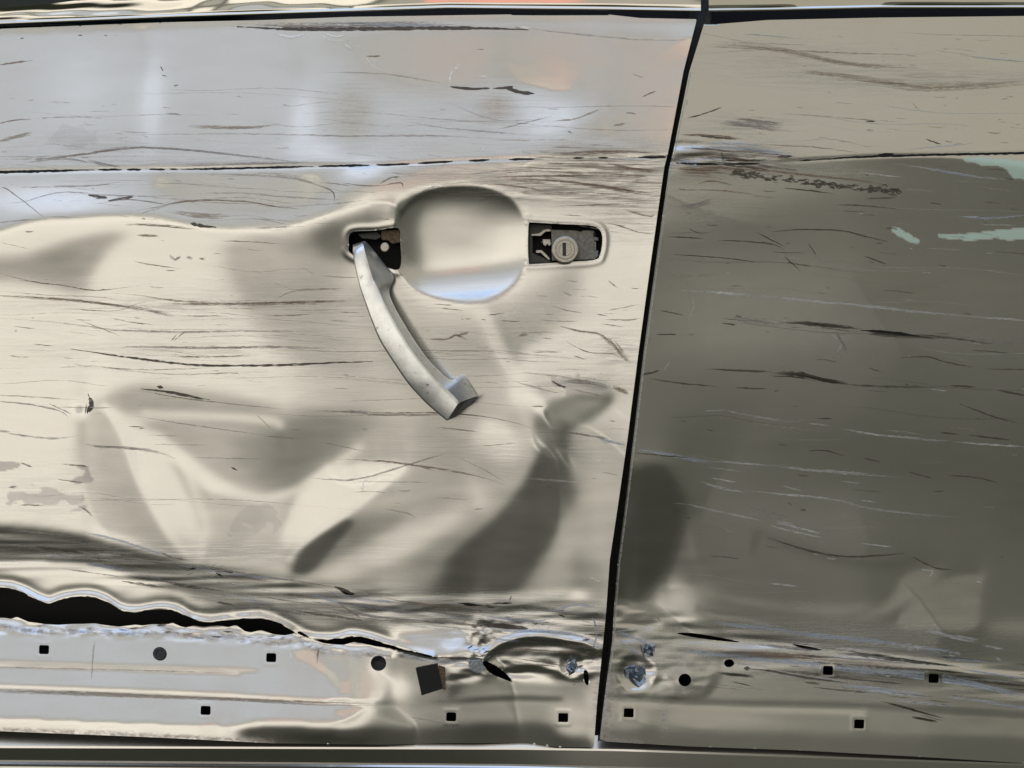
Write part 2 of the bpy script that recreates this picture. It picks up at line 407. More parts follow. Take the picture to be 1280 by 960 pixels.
def sheet(name, H, outline, holes, parent, marks, attrs, skirt=3.0, ucut=None):
    """Pressed sheet: grid clipped to outline minus holes, with turned-back edges, plus its scrapes."""
    sd = np.full(UU.shape, -1e9)
    def poly_sd(poly):
        xs = [p[0] for p in poly]; ys = [p[1] for p in poly]
        d = dist_line(list(poly) + [poly[0]]); return np.where(inside(poly), d, -d)
    sd = poly_sd(outline)
    for h in holes:
        xs = [p[0] for p in h]; ys = [p[1] for p in h]
        i0 = max(0, int((min(xs) - U0) / G) - 8); i1 = min(NU, int((max(xs) - U0) / G) + 9)
        j0 = max(0, int((min(ys) - V0) / G) - 8); j1 = min(NV, int((max(ys) - V0) / G) + 9)
        X, Y = UU[j0:j1, i0:i1], VV[j0:j1, i0:i1]
        d = dist_line(list(h) + [h[0]], X, Y); d = np.where(inside(h, X, Y), -d, d)
        sd[j0:j1, i0:i1] = np.minimum(sd[j0:j1, i0:i1], d)
    ins = sd >= 0
    idx = np.full(UU.shape, -1, int); idx[ins] = np.arange(ins.sum())
    K = S * (1 - H / DP)
    pos = np.stack([(UU - 640) * K, -H * S, ZC + (480 - VV) * K], -1)
    verts = [pos[ins]]; att = {k: [a[ins]] for k, a in attrs.items()}
    nv = int(ins.sum()); extra = []; eatt = {k: [] for k in attrs}; eh = []
    full = ins[:-1, :-1] & ins[:-1, 1:] & ins[1:, :-1] & ins[1:, 1:]
    anyc = ins[:-1, :-1] | ins[:-1, 1:] | ins[1:, :-1] | ins[1:, 1:]
    jj, ii = np.nonzero(full)
    quads = np.stack([idx[jj, ii], idx[jj + 1, ii], idx[jj + 1, ii + 1], idx[jj, ii + 1]], -1)
    cut = {}; polys = []; rim = []
    def edgev(a, b):
        key = (a, b) if a < b else (b, a)
        if key in cut: return cut[key]
        a, b = key; sa, sb = sd[a], sd[b]; t = sa / (sa - sb)
        p = pos[a] * (1 - t) + pos[b] * t
        cut[key] = nv + len(extra); extra.append(p)
        eh.append((UU[a] * (1 - t) + UU[b] * t, VV[a] * (1 - t) + VV[b] * t, H[a] * (1 - t) + H[b] * t))
        for k, A in attrs.items(): eatt[k].append(A[a] * (1 - t) + A[b] * t)
        return cut[key]
    for j, i in zip(*np.nonzero(anyc & ~full)):
        cs = [(j, i), (j + 1, i), (j + 1, i + 1), (j, i + 1)]
        out = []; cutsv = []
        for a, b in zip(cs, cs[1:] + cs[:1]):
            if ins[a]: out.append(int(idx[a]))
            if ins[a] != ins[b]:
                c = edgev(a, b); out.append(c); cutsv.append((c, bool(ins[a])))
        if len(out) >= 3: polys.append(out)
        if len(cutsv) == 2:
            a, b = cutsv
            rim.append((a[0], b[0]) if a[1] else (b[0], a[0]))
    # turned-back rim (separate verts so the edge stays sharp)
    rv = {}; rimv = []; rimf = []
    n0 = nv + len(extra)
    def rimvert(k, back):
        key = (k, back)
        if key in rv: return rv[key]
        u, v, h = eh[k - nv]
        rv[key] = n0 + len(rimv); rimv.append(P(u, v, h - (skirt if back else 0.0)))
        return rv[key]
    for a, b in rim:
        rimf.append((rimvert(a, 0), rimvert(a, 1), rimvert(b, 1), rimvert(b, 0)))
    n1 = n0 + len(rimv)
    V = np.concatenate([verts[0], np.array(extra).reshape(-1, 3), np.array(rimv).reshape(-1, 3), np.array(marks.v).reshape(-1, 3)])
    faces = quads.tolist() + polys + rimf
    nbase = len(faces)
    faces += [tuple(k + n1 for k in f) for f in marks.f]
    me = bpy.data.meshes.new(name); me.from_pydata(V.tolist(), [], faces); me.update()
    for k in MARK_ORDER: me.materials.append(M[k])
    mi = np.zeros(len(faces), np.int32); mi[nbase:] = marks.m
    me.polygons.foreach_set('material_index', mi)
    me.polygons.foreach_set('use_smooth', np.ones(len(faces), bool))
    for k, A in attrs.items():
        a = me.attributes.new(k, 'FLOAT', 'POINT')
        val = np.zeros(len(V), np.float32); val[:nv] = att[k][0]; val[nv:n0] = eatt[k]
        a.data.foreach_set('value', val)
    a = me.attributes.new('cover', 'FLOAT', 'POINT'); val = np.ones(len(V), np.float32); val[n1:] = marks.c
    a.data.foreach_set('value', val)
    o = bpy.data.objects.new(name, me); COL.objects.link(o); o.parent = parent
    return o

def plane(H, c, sig=4):
    """Local tangent plane of a sheet at c: returns o(u, v)."""
    e = 6.0
    o = sample(H, *c); gu = (sample(H, c[0] + e, c[1]) - sample(H, c[0] - e, c[1])) / (2 * e); gv = (sample(H, c[0], c[1] + e) - sample(H, c[0], c[1] - e)) / (2 * e)
    return lambda u, w_: o + gu * (u - c[0]) + gv * (w_ - c[1])
def prism(name, poly, o0, o1, material, parent, bev=0.0, H=None):
    """Polygon (drawing units) extruded from depth o0 to o1."""
    n = len(poly); hh = [sample(H, *p) if H is not None else 0 for p in poly]
    if H is not None:
        pl = plane(H, (sum(p[0] for p in poly) / n, sum(p[1] for p in poly) / n)); hh = [pl(*p) for p in poly]
    v = [P(u, w_, h + o1) for (u, w_), h in zip(poly, hh)] + [P(u, w_, h + o0) for (u, w_), h in zip(poly, hh)]
    f = [tuple(range(n))[::-1], tuple(range(n, 2 * n))] + [(i, (i + 1) % n, n + (i + 1) % n, n + i) for i in range(n)]
    ob = mesh_obj(name, v, f, material, parent, smooth=False)
    if bev: bevel(ob, bev * S, 2)
    return ob
def ell(c, rx, ry, n=28, rot=0.0, p=2.0):
    out = []
    for k in range(n):
        t = 2 * math.pi * k / n; cx, sy = math.cos(t), math.sin(t)
        x = rx * math.copysign(abs(cx) ** (2 / p), cx); y = ry * math.copysign(abs(sy) ** (2 / p), sy)
        out.append((c[0] + x * math.cos(rot) - y * math.sin(rot), c[1] + x * math.sin(rot) + y * math.cos(rot)))
    return out
def box_poly(c, hw, hh, rot=0.0): 
    return [(c[0] + x * math.cos(rot) - y * math.sin(rot), c[1] + x * math.sin(rot) + y * math.cos(rot)) for x, y in ((-hw, -hh), (hw, -hh), (hw, hh), (-hw, hh))]
def disc(name, c, rings, material, parent, H, n=32):
    """Lathe about the panel normal: rings = [(radius, depth)...] outer to inner; last ring is capped."""
    h = sample(H, *c); v = []; f = []
    for r, o in rings:
        for k in range(n):
            t = 2 * math.pi * k / n; v.append(P(c[0] + r * math.cos(t), c[1] + r * math.sin(t), h + o))
    for i in range(len(rings) - 1):
        for k in range(n):
            a, b = i * n + k, i * n + (k + 1) % n; f.append((a, a + n, b + n, b))
    f.append(tuple(range((len(rings) - 1) * n, len(rings) * n))[::-1])
    return mesh_obj(name, v, f, material, parent, smooth=False)

# ================================================================== the car
car = empty('damaged_car', (0, 0, 0.0))
car['label'] = 'silver car with scraped and dented doors, its front door handle hanging loose'
car['category'] = 'car'

# ------------------------------------------------------------------ front door shape
C, LV, BL = 2.0, 37.0, 58.0
E = np.full(UU.shape, C)
def F(poly, val, f, a=1.0): fill(E, poly, val, f, a)
# upper belt of the door faces up
F([(-90, -70), (850, -70), (850, 188), (760, 198), (640, 204), (540, 212), (490, 238), (430, 266), (330, 289), (250, 283), (190, 272), (120, 268), (60, 272), (-90, 276)], LV, 5)
F([(420, 40), (840, 40), (840, 185), (800, 178), (740, 150), (700, 118), (640, 104), (560, 118), (480, 110), (430, 80)], 28.5, 12)
F([(180, 218), (330, 214), (430, 222), (400, 250), (330, 270), (230, 255)], 27, 12)
for c, r, a in (((190, 130), (16, 60), .8), ((380, 150), (18, 40), .8), ((395, 190), (40, 16), .6), ((690, 150), (40, 26), .8), ((640, 125), (40, 14), .5), ((455, 212), (26, 14), 1), ((60, 250), (80, 18), 1.0), ((100, 110), (50, 60), .3)):
    spot(E, c, r, 56, a)
for c, r, a in (((440, 140), (24, 38), 1), ((622, 132), (22, 18), 1), ((755, 160), (30, 14), 1), ((560, 190), (60, 14), .3)): spot(E, c, r, 25.2, a)
# top edge turned in
F([(-90, 46), (0, 44), (200, 37), (300, 33), (450, 29), (640, 26), (880, 28), (880, 0), (-90, 0)], 26, 2.5, .8)
# right side above the lock
F([(640, 215), (850, 205), (850, 330), (770, 330), (720, 270), (650, 260)], 12, 18)
F([(430, 240), (520, 215), (700, 203), (850, 203), (850, 262), (760, 268), (660, 262), (600, 236), (500, 246), (440, 262)], 21.6, 7)
# broad fall-off of the body side towards the lower right
F([(430, 380), (700, 330), (800, 560), (770, 780), (200, 780), (330, 560)], -7.3, 40)
F([(440, 540), (800, 560), (780, 780), (420, 780), (380, 700)], -9.6, 26)
# shades around the handle
F([(300, 294), (380, 291), (430, 268), (488, 246), (505, 262), (480, 300), (440, 335), (380, 334), (320, 316)], -13.5, 11)
F([(392, 289), (440, 272), (470, 262), (470, 290), (430, 322), (400, 318)], -19, 8)
F([(-90, 322), (0, 319), (50, 314), (90, 300), (130, 289), (165, 292), (135, 315), (116, 345), (110, 372), (60, 360), (0, 352), (-90, 354)], -12, 8)
F([(40, 322), (90, 306), (120, 302), (112, 335), (90, 345)], -13.5, 8)
F([(285, 300), (420, 330), (440, 400), (430, 470), (330, 425), (290, 360)], -9.5, 14)
F([(290, 305), (330, 312), (345, 360), (320, 390), (296, 350)], -10.5, 7)
F([(440, 360), (520, 380), (560, 392), (640, 380), (680, 352), (735, 335), (700, 400), (655, 450), (630, 540), (560, 540), (500, 480), (470, 430)], -9.6, 10)
F([(560, 395), (620, 392), (640, 430), (600, 470), (560, 440)], -11, 12)
F([(640, 380), (690, 350), (720, 336), (700, 380), (660, 420)], -11, 9)
F([(648, 452), (680, 425), (745, 400), (765, 440), (740, 480), (668, 496), (640, 505)], 4, 7)
F([(740, 330), (800, 330), (795, 470), (760, 480), (745, 400)], 3, 10)
# shallow flat between handle and hook
F([(528, 520), (592, 520), (597, 570), (590, 620), (540, 648), (500, 642), (520, 580)], -11, 7)
F([(598, 530), (655, 545), (660, 560), (640, 600), (604, 640), (592, 620)], 0, 6)
# hook-shaped crease
F([(560, 560), (640, 570), (700, 540), (726, 590), (722, 640), (690, 715), (650, 752), (440, 752), (430, 722), (470, 700), (560, 660), (610, 630)], -12.5, 14)
F([(660, 612), (720, 600), (716, 650), (690, 705), (650, 748), (480, 752), (500, 728), (560, 690), (615, 655)], -19, 12)
F([(668, 516), (690, 499), (768, 493), (742, 520), (716, 534), (706, 548), (714, 585), (715, 622), (702, 656), (674, 700), (642, 742), (560, 748), (520, 742), (520, 722), (560, 696), (612, 654), (648, 612), (676, 560), (671, 540)], -25, 4.5)
F([(690, 503), (762, 496), (740, 518), (712, 532), (690, 535)], -14.5, 6)
F([(719, 560), (778, 556), (764, 690), (748, 745), (692, 745), (712, 690), (727, 630)], -8.5, 6)
F([(690, 700), (752, 690), (748, 765), (650, 762)], -14.5, 10)
F([(715, 640), (772, 620), (762, 690), (722, 690)], -9.5, 10)
spot(E, (722, 745), (15, 8), 3, 1)
F([(368, 718), (374, 692), (398, 664), (445, 645), (510, 640), (500, 655), (450, 684), (404, 714)], -15.5, 6)
F([(368, 718), (373, 694), (396, 668), (430, 650), (440, 655), (420, 680), (390, 714)], -24, 3)
F([(394, 724), (432, 696), (500, 668), (575, 632), (560, 664), (490, 700), (430, 724)], -4.5, 7)
F([(440, 738), (500, 712), (560, 680), (540, 740), (470, 750)], -14, 9)
F([(470, 747), (620, 743), (700, 737), (700, 748), (600, 752), (480, 757)], -7, 3)
# trough and facets at lower left
F([(180, 525), (330, 512), (420, 512), (484, 522), (444, 556), (402, 594), (372, 614), (332, 620), (290, 606), (240, 574), (200, 545)], -9.3, 6)
F([(290, 560), (335, 530), (430, 512), (470, 524), (440, 550), (400, 588), (370, 610), (330, 612)], -13, 10)
F([(330, 560), (352, 530), (425, 524), (425, 552), (394, 585), (364, 600), (340, 596)], -16.5, 11)
F([(112, 500), (170, 480), (260, 488), (345, 507), (320, 522), (200, 522), (130, 514)], -10.2, 6)
band(E, [(180, 517), (260, 520), (340, 526), (350, 532)], 9, -1, 4, .8)
F([(107, 506), (126, 510), (150, 540), (176, 610), (208, 670), (230, 696), (165, 674), (118, 654), (104, 600), (98, 552)], -9.3, 3.5)
F([(120, 545), (146, 570), (170, 620), (188, 664), (150, 656), (124, 620)], -11.4, 9)
F([(212, 578), (234, 590), (262, 614), (312, 626), (330, 650), (280, 696), (258, 684), (240, 634)], -8.6, 4, .9)
F([(420, 584), (505, 583), (470, 612), (452, 628), (400, 664), (366, 684), (356, 672), (376, 620), (396, 596)], 13, 5, .95)
band(E, [(452, 628), (410, 656), (372, 684), (362, 700)], 5, 4, 2.5)
band(E, [(504, 584), (480, 606), (456, 624), (452, 618)], 4, 12, 2)
band(E, [(130, 508), (150, 530), (175, 600), (215, 670), (236, 698)], 7, 4, 4, .7)
band(E, [(232, 574), (246, 620), (256, 660), (250, 700)], 8, 4, 5, .7)
band(E, [(195, 545), (235, 580), (262, 604), (310, 620), (350, 620), (400, 596), (450, 558)], 8, 4, 5, .7)
spot(E, (99, 512), (8, 9), 40, .8)
# folded lower edge above the tear
F([(-90, 650), (0, 652), (90, 662), (200, 692), (300, 708), (420, 728), (560, 752), (752, 758), (752, 768), (560, 762), (420, 742), (300, 722), (200, 706), (90, 680), (0, 668), (-90, 666)], -14, 4)
F([(-90, 657), (0, 659), (90, 668), (190, 694), (260, 712), (330, 722), (300, 735), (200, 722), (130, 708), (60, 704), (0, 704), (-90, 704)], -25, 2.5)
F([(200, 704), (360, 726), (450, 745), (640, 760), (752, 764), (752, 830), (600, 825), (480, 792), (360, 772), (250, 750), (140, 712)], -17.2, 4)
F([(360, 728), (450, 746), (600, 760), (700, 762), (640, 772), (500, 766), (400, 745)], -19, 3)
F([(560, 752), (752, 762), (752, 835), (600, 830), (580, 790)], -18, 6)
mf = blur(inside([(-90, 660), (0, 662), (200, 698), (450, 744), (752, 764), (752, 812), (600, 815), (480, 790), (250, 745), (120, 708), (-90, 700)]).astype(float), 4)
E += mf * (2.4 * noise(110, 5, 301) + 1.4 * noise(40, 4, 302))
mf = blur(inside([(500, 750), (752, 764), (752, 815), (600, 826), (520, 790)]).astype(float), 6)
E += mf * (3.6 * noise(60, 6, 303) + 2.0 * noise(18, 5, 304))
F([(-90, 707), (60, 704), (120, 713), (180, 733), (150, 748), (100, 738), (60, 746), (0, 728), (-90, 724)], 1, 4)
spot(E, (150, 742), (20, 8), -13, .8); spot(E, (36, 727), (24, 7), -13, .8); spot(E, (215, 745), (22, 8), -3, .8); spot(E, (290, 756), (30, 8), -17, .6)
TEAR_UP = [(-90, 736), (0, 734), (26, 739), (48, 750), (62, 754), (80, 748), (110, 745), (132, 751), (152, 763), (172, 765), (200, 761), (222, 764), (240, 774), (262, 777), (290, 774), (330, 772), (355, 782), (385, 797), (415, 800), (440, 795), (465, 799), (490, 807), (545, 821)]
TEAR_LO = [(-90, 774), (0, 772), (40, 778), (80, 779), (110, 778), (140, 782), (200, 780), (250, 786), (290, 784), (310, 790), (350, 793), (372, 790), (400, 803), (430, 806), (470, 808), (490, 811), (545, 823)]
up = lambda pts, d: [(x, y - d) for x, y in pts]
lipn = np.clip(.8 + .3 * noise(26, 60, 77), .15, 1)
band(E, up(TEAR_UP, 13), 9, -27, 3.0, np.clip(1.25 - lipn * .6, 0, 1))
band(E, up(TEAR_UP, 5), 4, 62, 1.6, lipn)
band(E, up(TEAR_UP, -3), 9, -30, 1.5, 1)
F([(490, 790), (560, 785), (590, 795), (585, 820), (545, 820), (510, 805)], 40, 5, .9)
spot(E, (570, 805), (14, 12), 70, 1)
# ---- lower flange that the trim used to cover
EL = np.full(UU.shape, 36.0)
def FL(poly, val, f, a=1.0): fill(EL, poly, val, f, a)
FL([(330, 780), (420, 800), (560, 830), (560, 940), (420, 940), (440, 860)], 27, 20)
FL([(470, 790), (560, 800), (700, 800), (760, 800), (760, 945), (430, 945), (455, 900), (475, 860)], -14.6, 8)
spot(EL, (502, 862), (8, 12), 4, 1)
band(EL, [(-90, 824), (0, 827), (150, 832), (320, 838)], 4, 18, 1.5); band(EL, [(-90, 829), (0, 832), (150, 837), (300, 842)], 3, 12, 1.5)
band(EL, [(-90, 856), (0, 858), (240, 867), (400, 876), (470, 878)], 6, 14, 1.8)
band(EL, [(470, 879), (560, 876), (640, 872), (700, 874)], 7, -25, 2)
FL([(-90, 896), (0, 898), (200, 906), (420, 914), (420, 935), (-90, 920)], 3, 3)
FL([(330, 905), (480, 910), (620, 905), (690, 905), (700, 918), (745, 925), (745, 940), (420, 940), (300, 922)], -27, 5)
FL([(690, 880), (728, 882), (728, 915), (700, 915)], -7, 6, .8); FL([(735, 840), (752, 840), (748, 930), (738, 925)], -4, 3, .8)
FL([(560, 850), (620, 848), (720, 850), (730, 866), (640, 866), (570, 872)], -16, 5)
FL([(555, 840), (575, 850), (572, 868), (556, 872)], -28, 4)
FL([(-90, 778), (0, 776), (350, 795), (480, 812), (480, 820), (350, 806), (200, 797), (-90, 792)], 46, 3)
mlo = blur(inside(smooth_poly(TEAR_LO, False) + [(560, 826), (640, 826), (760, 832), (760, 1030), (-90, 1030)]).astype(float), 1.0)
E = E * (1 - mlo) + EL * mlo
c0 = int((-82 - U0) / G); E[:, :c0] = E[:, c0:c0 + 1]      # the sheet simply goes on past the frame
HF = press(E, ALP * 1.0); HF -= sample(HF, 640, 480)
HF = refine(HF, E, np.clip(ALP, -50, 3), iters=50)

print('offset', sample(HF, 640, 480))
# ease the sheet where the hook crease pinches
mk_ = 0.9 * np.exp(-(((UU - 697) / 22) ** 2 + ((VV - 546) / 26) ** 2)) + 1.1 * np.exp(-(((UU - 520) / 46) ** 2 + ((VV - 868) / 40) ** 2)) * (VV > 822) + np.exp(-(dist_line([(590, 372), (630, 440), (668, 500)]) / 14) ** 2) + .8 * np.exp(-(dist_line([(672, 497), (690, 503)]) / 14) ** 2)
mk_ = np.clip(mk_, 0, 1); HF = HF * (1 - mk_) + blur(HF, 9) * mk_
# the seam across the belt
SEAM = smooth_poly([(-90, 217), (0, 215), (130, 212), (250, 211), (380, 208), (500, 205), (600, 200), (740, 197), (845, 196)], False)
d = dist_line(SEAM); HF -= 0.7 * np.exp(-(d / 2.2) ** 2)
# handle cup
BC, BRX, BRY = (576, 303), 84, 70
th = np.hypot((UU - BC[0]) / BRX, (VV - BC[1]) / BRY)
pp = 2.5
rr = (np.abs((UU - BC[0]) / BRX) ** pp + np.abs((VV - BC[1]) / BRY) ** pp) ** (1 / pp)
dome = np.where(rr < 1, (1 - rr ** 2.7), 0)
mcup = blur((rr < 1.02).astype(float), 5)
flat = blur(HF, 45)
HF = HF * (1 - mcup) + flat * mcup
HF -= 15.5 * blur(dome, 2.0) + 0.13 * (VV - BC[1]) * np.exp(-(rr / .78) ** 2) + 0.04 * (UU - BC[0]) * np.exp(-(rr / .78) ** 2)
# raised rims round the two handle openings
OPEN_L = smooth_poly([(437, 293), (446, 289), (470, 288), (497, 285), (500, 300), (500, 335), (480, 333), (440, 318), (436, 306)], True, 5)
OPEN_R = smooth_poly([(661, 279), (664, 278), (700, 280), (738, 282), (750, 288), (753, 300), (750, 318), (742, 325), (700, 328), (664, 330), (661, 328), (660, 304)], True, 5)
for op, k in ((OPEN_L, .8), (OPEN_R, .7)):
    d = dist_line(op + [op[0]]); HF += k * np.exp(-((d - 4) / 3.5) ** 2) * np.where(rr < 1.0, 0, 1)
# crushed metal: fine random buckling where it was scraped hardest
def crumple(H, polys, amp, su, sv, seed, f=8):
    m = np.zeros(UU.shape)
    for p in polys: m = np.maximum(m, blur(inside(smooth_poly(p)).astype(float), f))
    n = noise(su, sv, seed); n2 = noise(su * .4, sv * .4, seed + 1)
    return H + m * (amp * n + amp * .4 * n2)
HF = crumple(HF, [[(440, 740), (560, 756), (650, 756), (752, 768), (752, 812), (640, 815), (585, 822), (560, 790), (470, 770)]], 0.4, 26, 4, 11)
HF = crumple(HF, [[(586, 780), (620, 778), (660, 785), (610, 800), (604, 820), (588, 818)]], 0.9, 4, 4, 21, 3)
HF = crumple(HF, [[(560, 826), (640, 815), (750, 815), (750, 845), (640, 845), (560, 850)]], 1.2, 16, 6, 31, 5)
HF = crumple(HF, [[(-90, 660), (220, 700), (440, 740), (470, 770), (300, 745), (-90, 705)]], 0.20, 60, 3, 41, 4)
HF = crumple(HF, [[(-90, 780), (60, 780), (250, 788), (480, 812), (480, 818), (250, 800), (-90, 790)]], 0.5, 9, 4, 51, 2)
HF += 0.07 * noise(70, 22, 5) + 0.02 * noise(14, 5, 6)
tu = np.interp(uu, [p[0] for p in TEAR_UP], [p[1] for p in TEAR_UP])[None, :] - VV
HF += np.where(tu > -3, 1, 0) * (UU < 545) * (1.7 + 1.3 * np.sin(UU / 23) * np.sin(UU / 57 + 1)) * np.exp(-np.maximum(tu, 0) / 3.2)
# ridge under the torn bulge
d = dist_line(smooth_poly([(604, 822), (620, 808), (660, 796), (720, 802), (748, 812)], False)); HF += 5 * np.exp(-(d / 6) ** 2)

# ------------------------------------------------------------------ rear door shape
ER = np.full(UU.shape, -5.0)
def R(poly, val, f, a=1.0): fill(ER, poly, val, f, a)
R([(700, -80), (1380, -80), (1380, 189), (1150, 194), (1000, 198), (920, 203), (700, 205)], 31, 3)
R([(700, 205), (920, 204), (1040, 205), (1130, 235), (1000, 262), (880, 300), (700, 340)], 17, 22)
R([(700, 320), (1000, 260), (1200, 300), (1380, 330), (1380, 460), (1000, 470), (700, 470)], 4.5, 40)
R([(820, 540), (1380, 500), (1380, 690), (1180, 690), (1000, 650), (860, 640)], -20, 40)
R([(860, 320), (1060, 320), (1040, 420), (850, 450)], 9.5, 34)
R([(790, 575), (900, 580), (980, 600), (1200, 640), (1200, 700), (1000, 720), (870, 640)], 4, 22, .8)
R([(770, 600), (795, 580), (830, 576), (852, 600), (862, 645), (852, 692), (832, 742), (800, 762), (760, 752)], -31, 8)
R([(770, 750), (800, 760), (840, 728), (900, 736), (980, 750), (1090, 752), (1060, 770), (960, 764), (900, 752), (860, 760), (820, 778), (770, 775)], 10.5, 6)
R([(940, 660), (1040, 690), (1100, 700), (1150, 695), (1180, 702), (1120, 712), (1040, 706), (960, 680)], -30, 6, .8)
R([(1130, 715), (1170, 706), (1180, 720), (1150, 750), (1090, 775), (1060, 780), (1110, 748)], 11, 5, .9)
R([(1180, 722), (1228, 716), (1230, 740), (1222, 785), (1170, 790), (1120, 782), (1140, 750)], 9, 3)
R([(1250, 770), (1380, 775), (1380, 800), (1240, 795)], 11, 10)
ERL = np.full(UU.shape, 9.5)
def RL(poly, val, f, a=1.0): fill(ERL, poly, val, f, a)
RL([(980, 820), (1380, 850), (1380, 890), (1150, 880), (980, 862)], 8, 10)
band(ERL, [(740, 868), (900, 878), (1080, 882), (1380, 900)], 5, -20, 2, .8); band(ERL, [(740, 877), (900, 886), (1080, 890)], 7, 18, 3, .8)
RL([(740, 912), (900, 918), (1100, 922), (1380, 934), (1380, 980), (740, 960)], -14, 5)
RL([(760, 880), (800, 878), (812, 900), (800, 915), (765, 912)], 16, 8)
RL([(830, 900), (850, 885), (920, 892), (980, 905), (860, 910)], 15, 8)
band(ERL, [(836, 870), (872, 872), (892, 855), (896, 838)], 8, -25, 3, .9); band(ERL, [(824, 862), (850, 868), (876, 862), (884, 845)], 6, 22, 3, .9)
mlo = blur(inside(smooth_poly([(740, 780), (830, 785), (900, 795), (1000, 806), (1120, 822), (1380, 850)], False) + [(1380, 1030), (740, 1030)]).astype(float), 4.0)
ER = ER * (1 - mlo) + ERL * mlo
for pts, wd, val in (([(850, 782), (930, 792), (1050, 806), (1200, 818)], 10, -20), ([(846, 800), (960, 808), (1080, 820), (1200, 836), (1380, 860)], 9, 36), ([(850, 812), (960, 822), (1080, 832), (1380, 872)], 6, -20), ([(840, 776), (880, 768), (960, 780)], 6, 14), ([(850, 792), (900, 797)], 6, -25)):
    band(ER, pts, wd, val, 2.5, .8)
c1_ = int((1370 - U0) / G); ER[:, c1_:] = ER[:, c1_ - 1:c1_]
AR = np.maximum(ALP + 5.0, 25.0)
mf = blur(inside([(766, 770), (1000, 790), (1380, 830), (1380, 890), (1100, 858), (830, 832), (766, 850)]).astype(float), 6)
ER += mf * (6 * noise(120, 5, 311) + 3 * noise(30, 4, 312))
HR = press(ER, AR); HR += sample(HF, 790, 400) - sample(HR, 830, 400)
HR = refine(HR, ER, AR, iters=40)
HR += sample(HF, 790, 400) - 2 - sample(HR, 830, 400)
mk_ = np.clip(1.3 * np.exp(-(((UU - 850) / 40) ** 2 + ((VV - 750) / 30) ** 2)), 0, 1); HR = HR * (1 - mk_) + blur(HR, 12) * mk_
SEAMR = smooth_poly([(836, 203), (880, 205), (950, 204), (1000, 201), (1100, 195), (1280, 191), (1380, 189)], False)
d = dist_line(SEAMR); HR -= 0.7 * np.exp(-(d / 2.0) ** 2)
HR = crumple(HR, [[(842, 178), (900, 175), (960, 190), (1000, 200), (900, 206), (842, 208)]], 1.0, 20, 4, 61, 5)
HR = crumple(HR, [[(765, 760), (822, 770), (826, 800), (825, 860), (780, 866), (765, 830)]], 0.7, 16, 5, 71, 6)
HR = crumple(HR, [[(825, 770), (1000, 800), (1380, 850), (1380, 880), (1100, 850), (830, 830)]], 0.4, 50, 4, 81, 8)
HR = crumple(HR, [[(832, 822), (870, 818), (890, 835), (885, 860), (850, 868), (826, 862)]], 0.7, 14, 7, 91, 6)
HR += 0.08 * noise(70, 22, 7) + 0.02 * noise(14, 5, 8)

# ------------------------------------------------------------------ outlines
def dimple(H, c, r, depth, rim):
    d = np.hypot(UU - c[0], VV - c[1]); H -= depth * np.exp(-(d / r) ** 4) ; H += rim * np.exp(-((d - r * 1.25) / (r * .22)) ** 2)
dimple(HF, (715, 832), 13, 3, .3); dimple(HR, (795, 841), 19, 4.5, .5)
GAP_L = [(878, -80), (876, 0), (871, 26), (853, 90), (834, 190), (829, 210), (812, 330), (797, 440), (783, 550), (770, 640), (761, 700), (756, 770), (750, 830), (745, 880), (741, 934)]
GAP_R = [(888, -80), (886, 0), (880, 28), (863, 90), (843, 190), (838, 210), (821, 330), (806, 440), (793, 550), (782, 640), (774, 700), (769, 760), (767, 800), (760, 850), (755, 890), (751, 924)]
GAP_R = [(x - 1.5, y) for x, y in GAP_R]
GAP_L = [(x + 1.2, y) for x, y in GAP_L]
front_outline = [(-219, 46), (-79, 39), (0, 36), (200, 28), (330, 25), (440, 21), (640, 18), (760, 18), (800, 22.5), (871, 24)] + GAP_L[3:] + [(700, 934), (660, 929), (560, 929), (480, 931), (340, 929), (200, 922), (0, 914), (-79, 911), (-219, 906)]
front_outline = [(x, y) for x, y in front_outline]
rear_outline = [(1439, 16), (1359, 18), (1280, 20), (1100, 22), (960, 25), (898, 30), (880, 30)] + GAP_R[3:] + [(758, 927), (860, 933), (1000, 938), (1150, 946), (1280, 954), (1359, 958), (1439, 962)]
jr = random.Random(5)
def jag(pts, amp, step):
    xs = []; x = pts[0][0]
    while x < pts[-1][0]: xs.append(x); x += jr.uniform(*step)
    xs.append(pts[-1][0]); px, py = [p[0] for p in pts], [p[1] for p in pts]
    return [(x, float(np.interp(x, px, py)) + jr.choice([0, 0, 1, -1, .5]) * jr.uniform(0, amp)) for x in xs]
TEAR = jag(smooth_poly(TEAR_UP, False, 5), 1.8, (4, 14)) + jag(smooth_poly(TEAR_LO, False, 5), 4.2, (5, 18))[::-1]
sq = lambda c, r=.03, h=6.2, k=5.6: box_poly(c, h, k, r)
F_SQ = [(55, 812), (339, 822), (257, 888), (564, 896), (704, 897)]
R_SQ = [(786, 891), (1035, 838), (1167, 848), (1074, 905)]
for c in F_SQ: HF += .16 * np.exp(-((np.maximum(np.abs(UU - c[0]), np.abs(VV - c[1])) - 8.5) / 1.6) ** 2)
for c in R_SQ: HR += .16 * np.exp(-((np.maximum(np.abs(UU - c[0]), np.abs(VV - c[1])) - 8.5) / 1.6) ** 2)
front_holes = [TEAR, OPEN_L, OPEN_R] + [sq(c) for c in F_SQ] + [ell((473, 829), 8, 8.5)]
front_holes += [smooth_poly([(604, 826), (612, 828), (628, 838), (641, 852), (630, 849), (614, 842), (606, 834)], True, 4),
                smooth_poly([(730, 838), (735, 840), (736, 852), (734, 857), (730, 850)], True, 4),
                smooth_poly([(422, 735), (430, 737), (445, 743), (432, 743)], True, 4),
                smooth_poly([(574, 754), (590, 755), (604, 757), (588, 757.6)], True, 4),
]
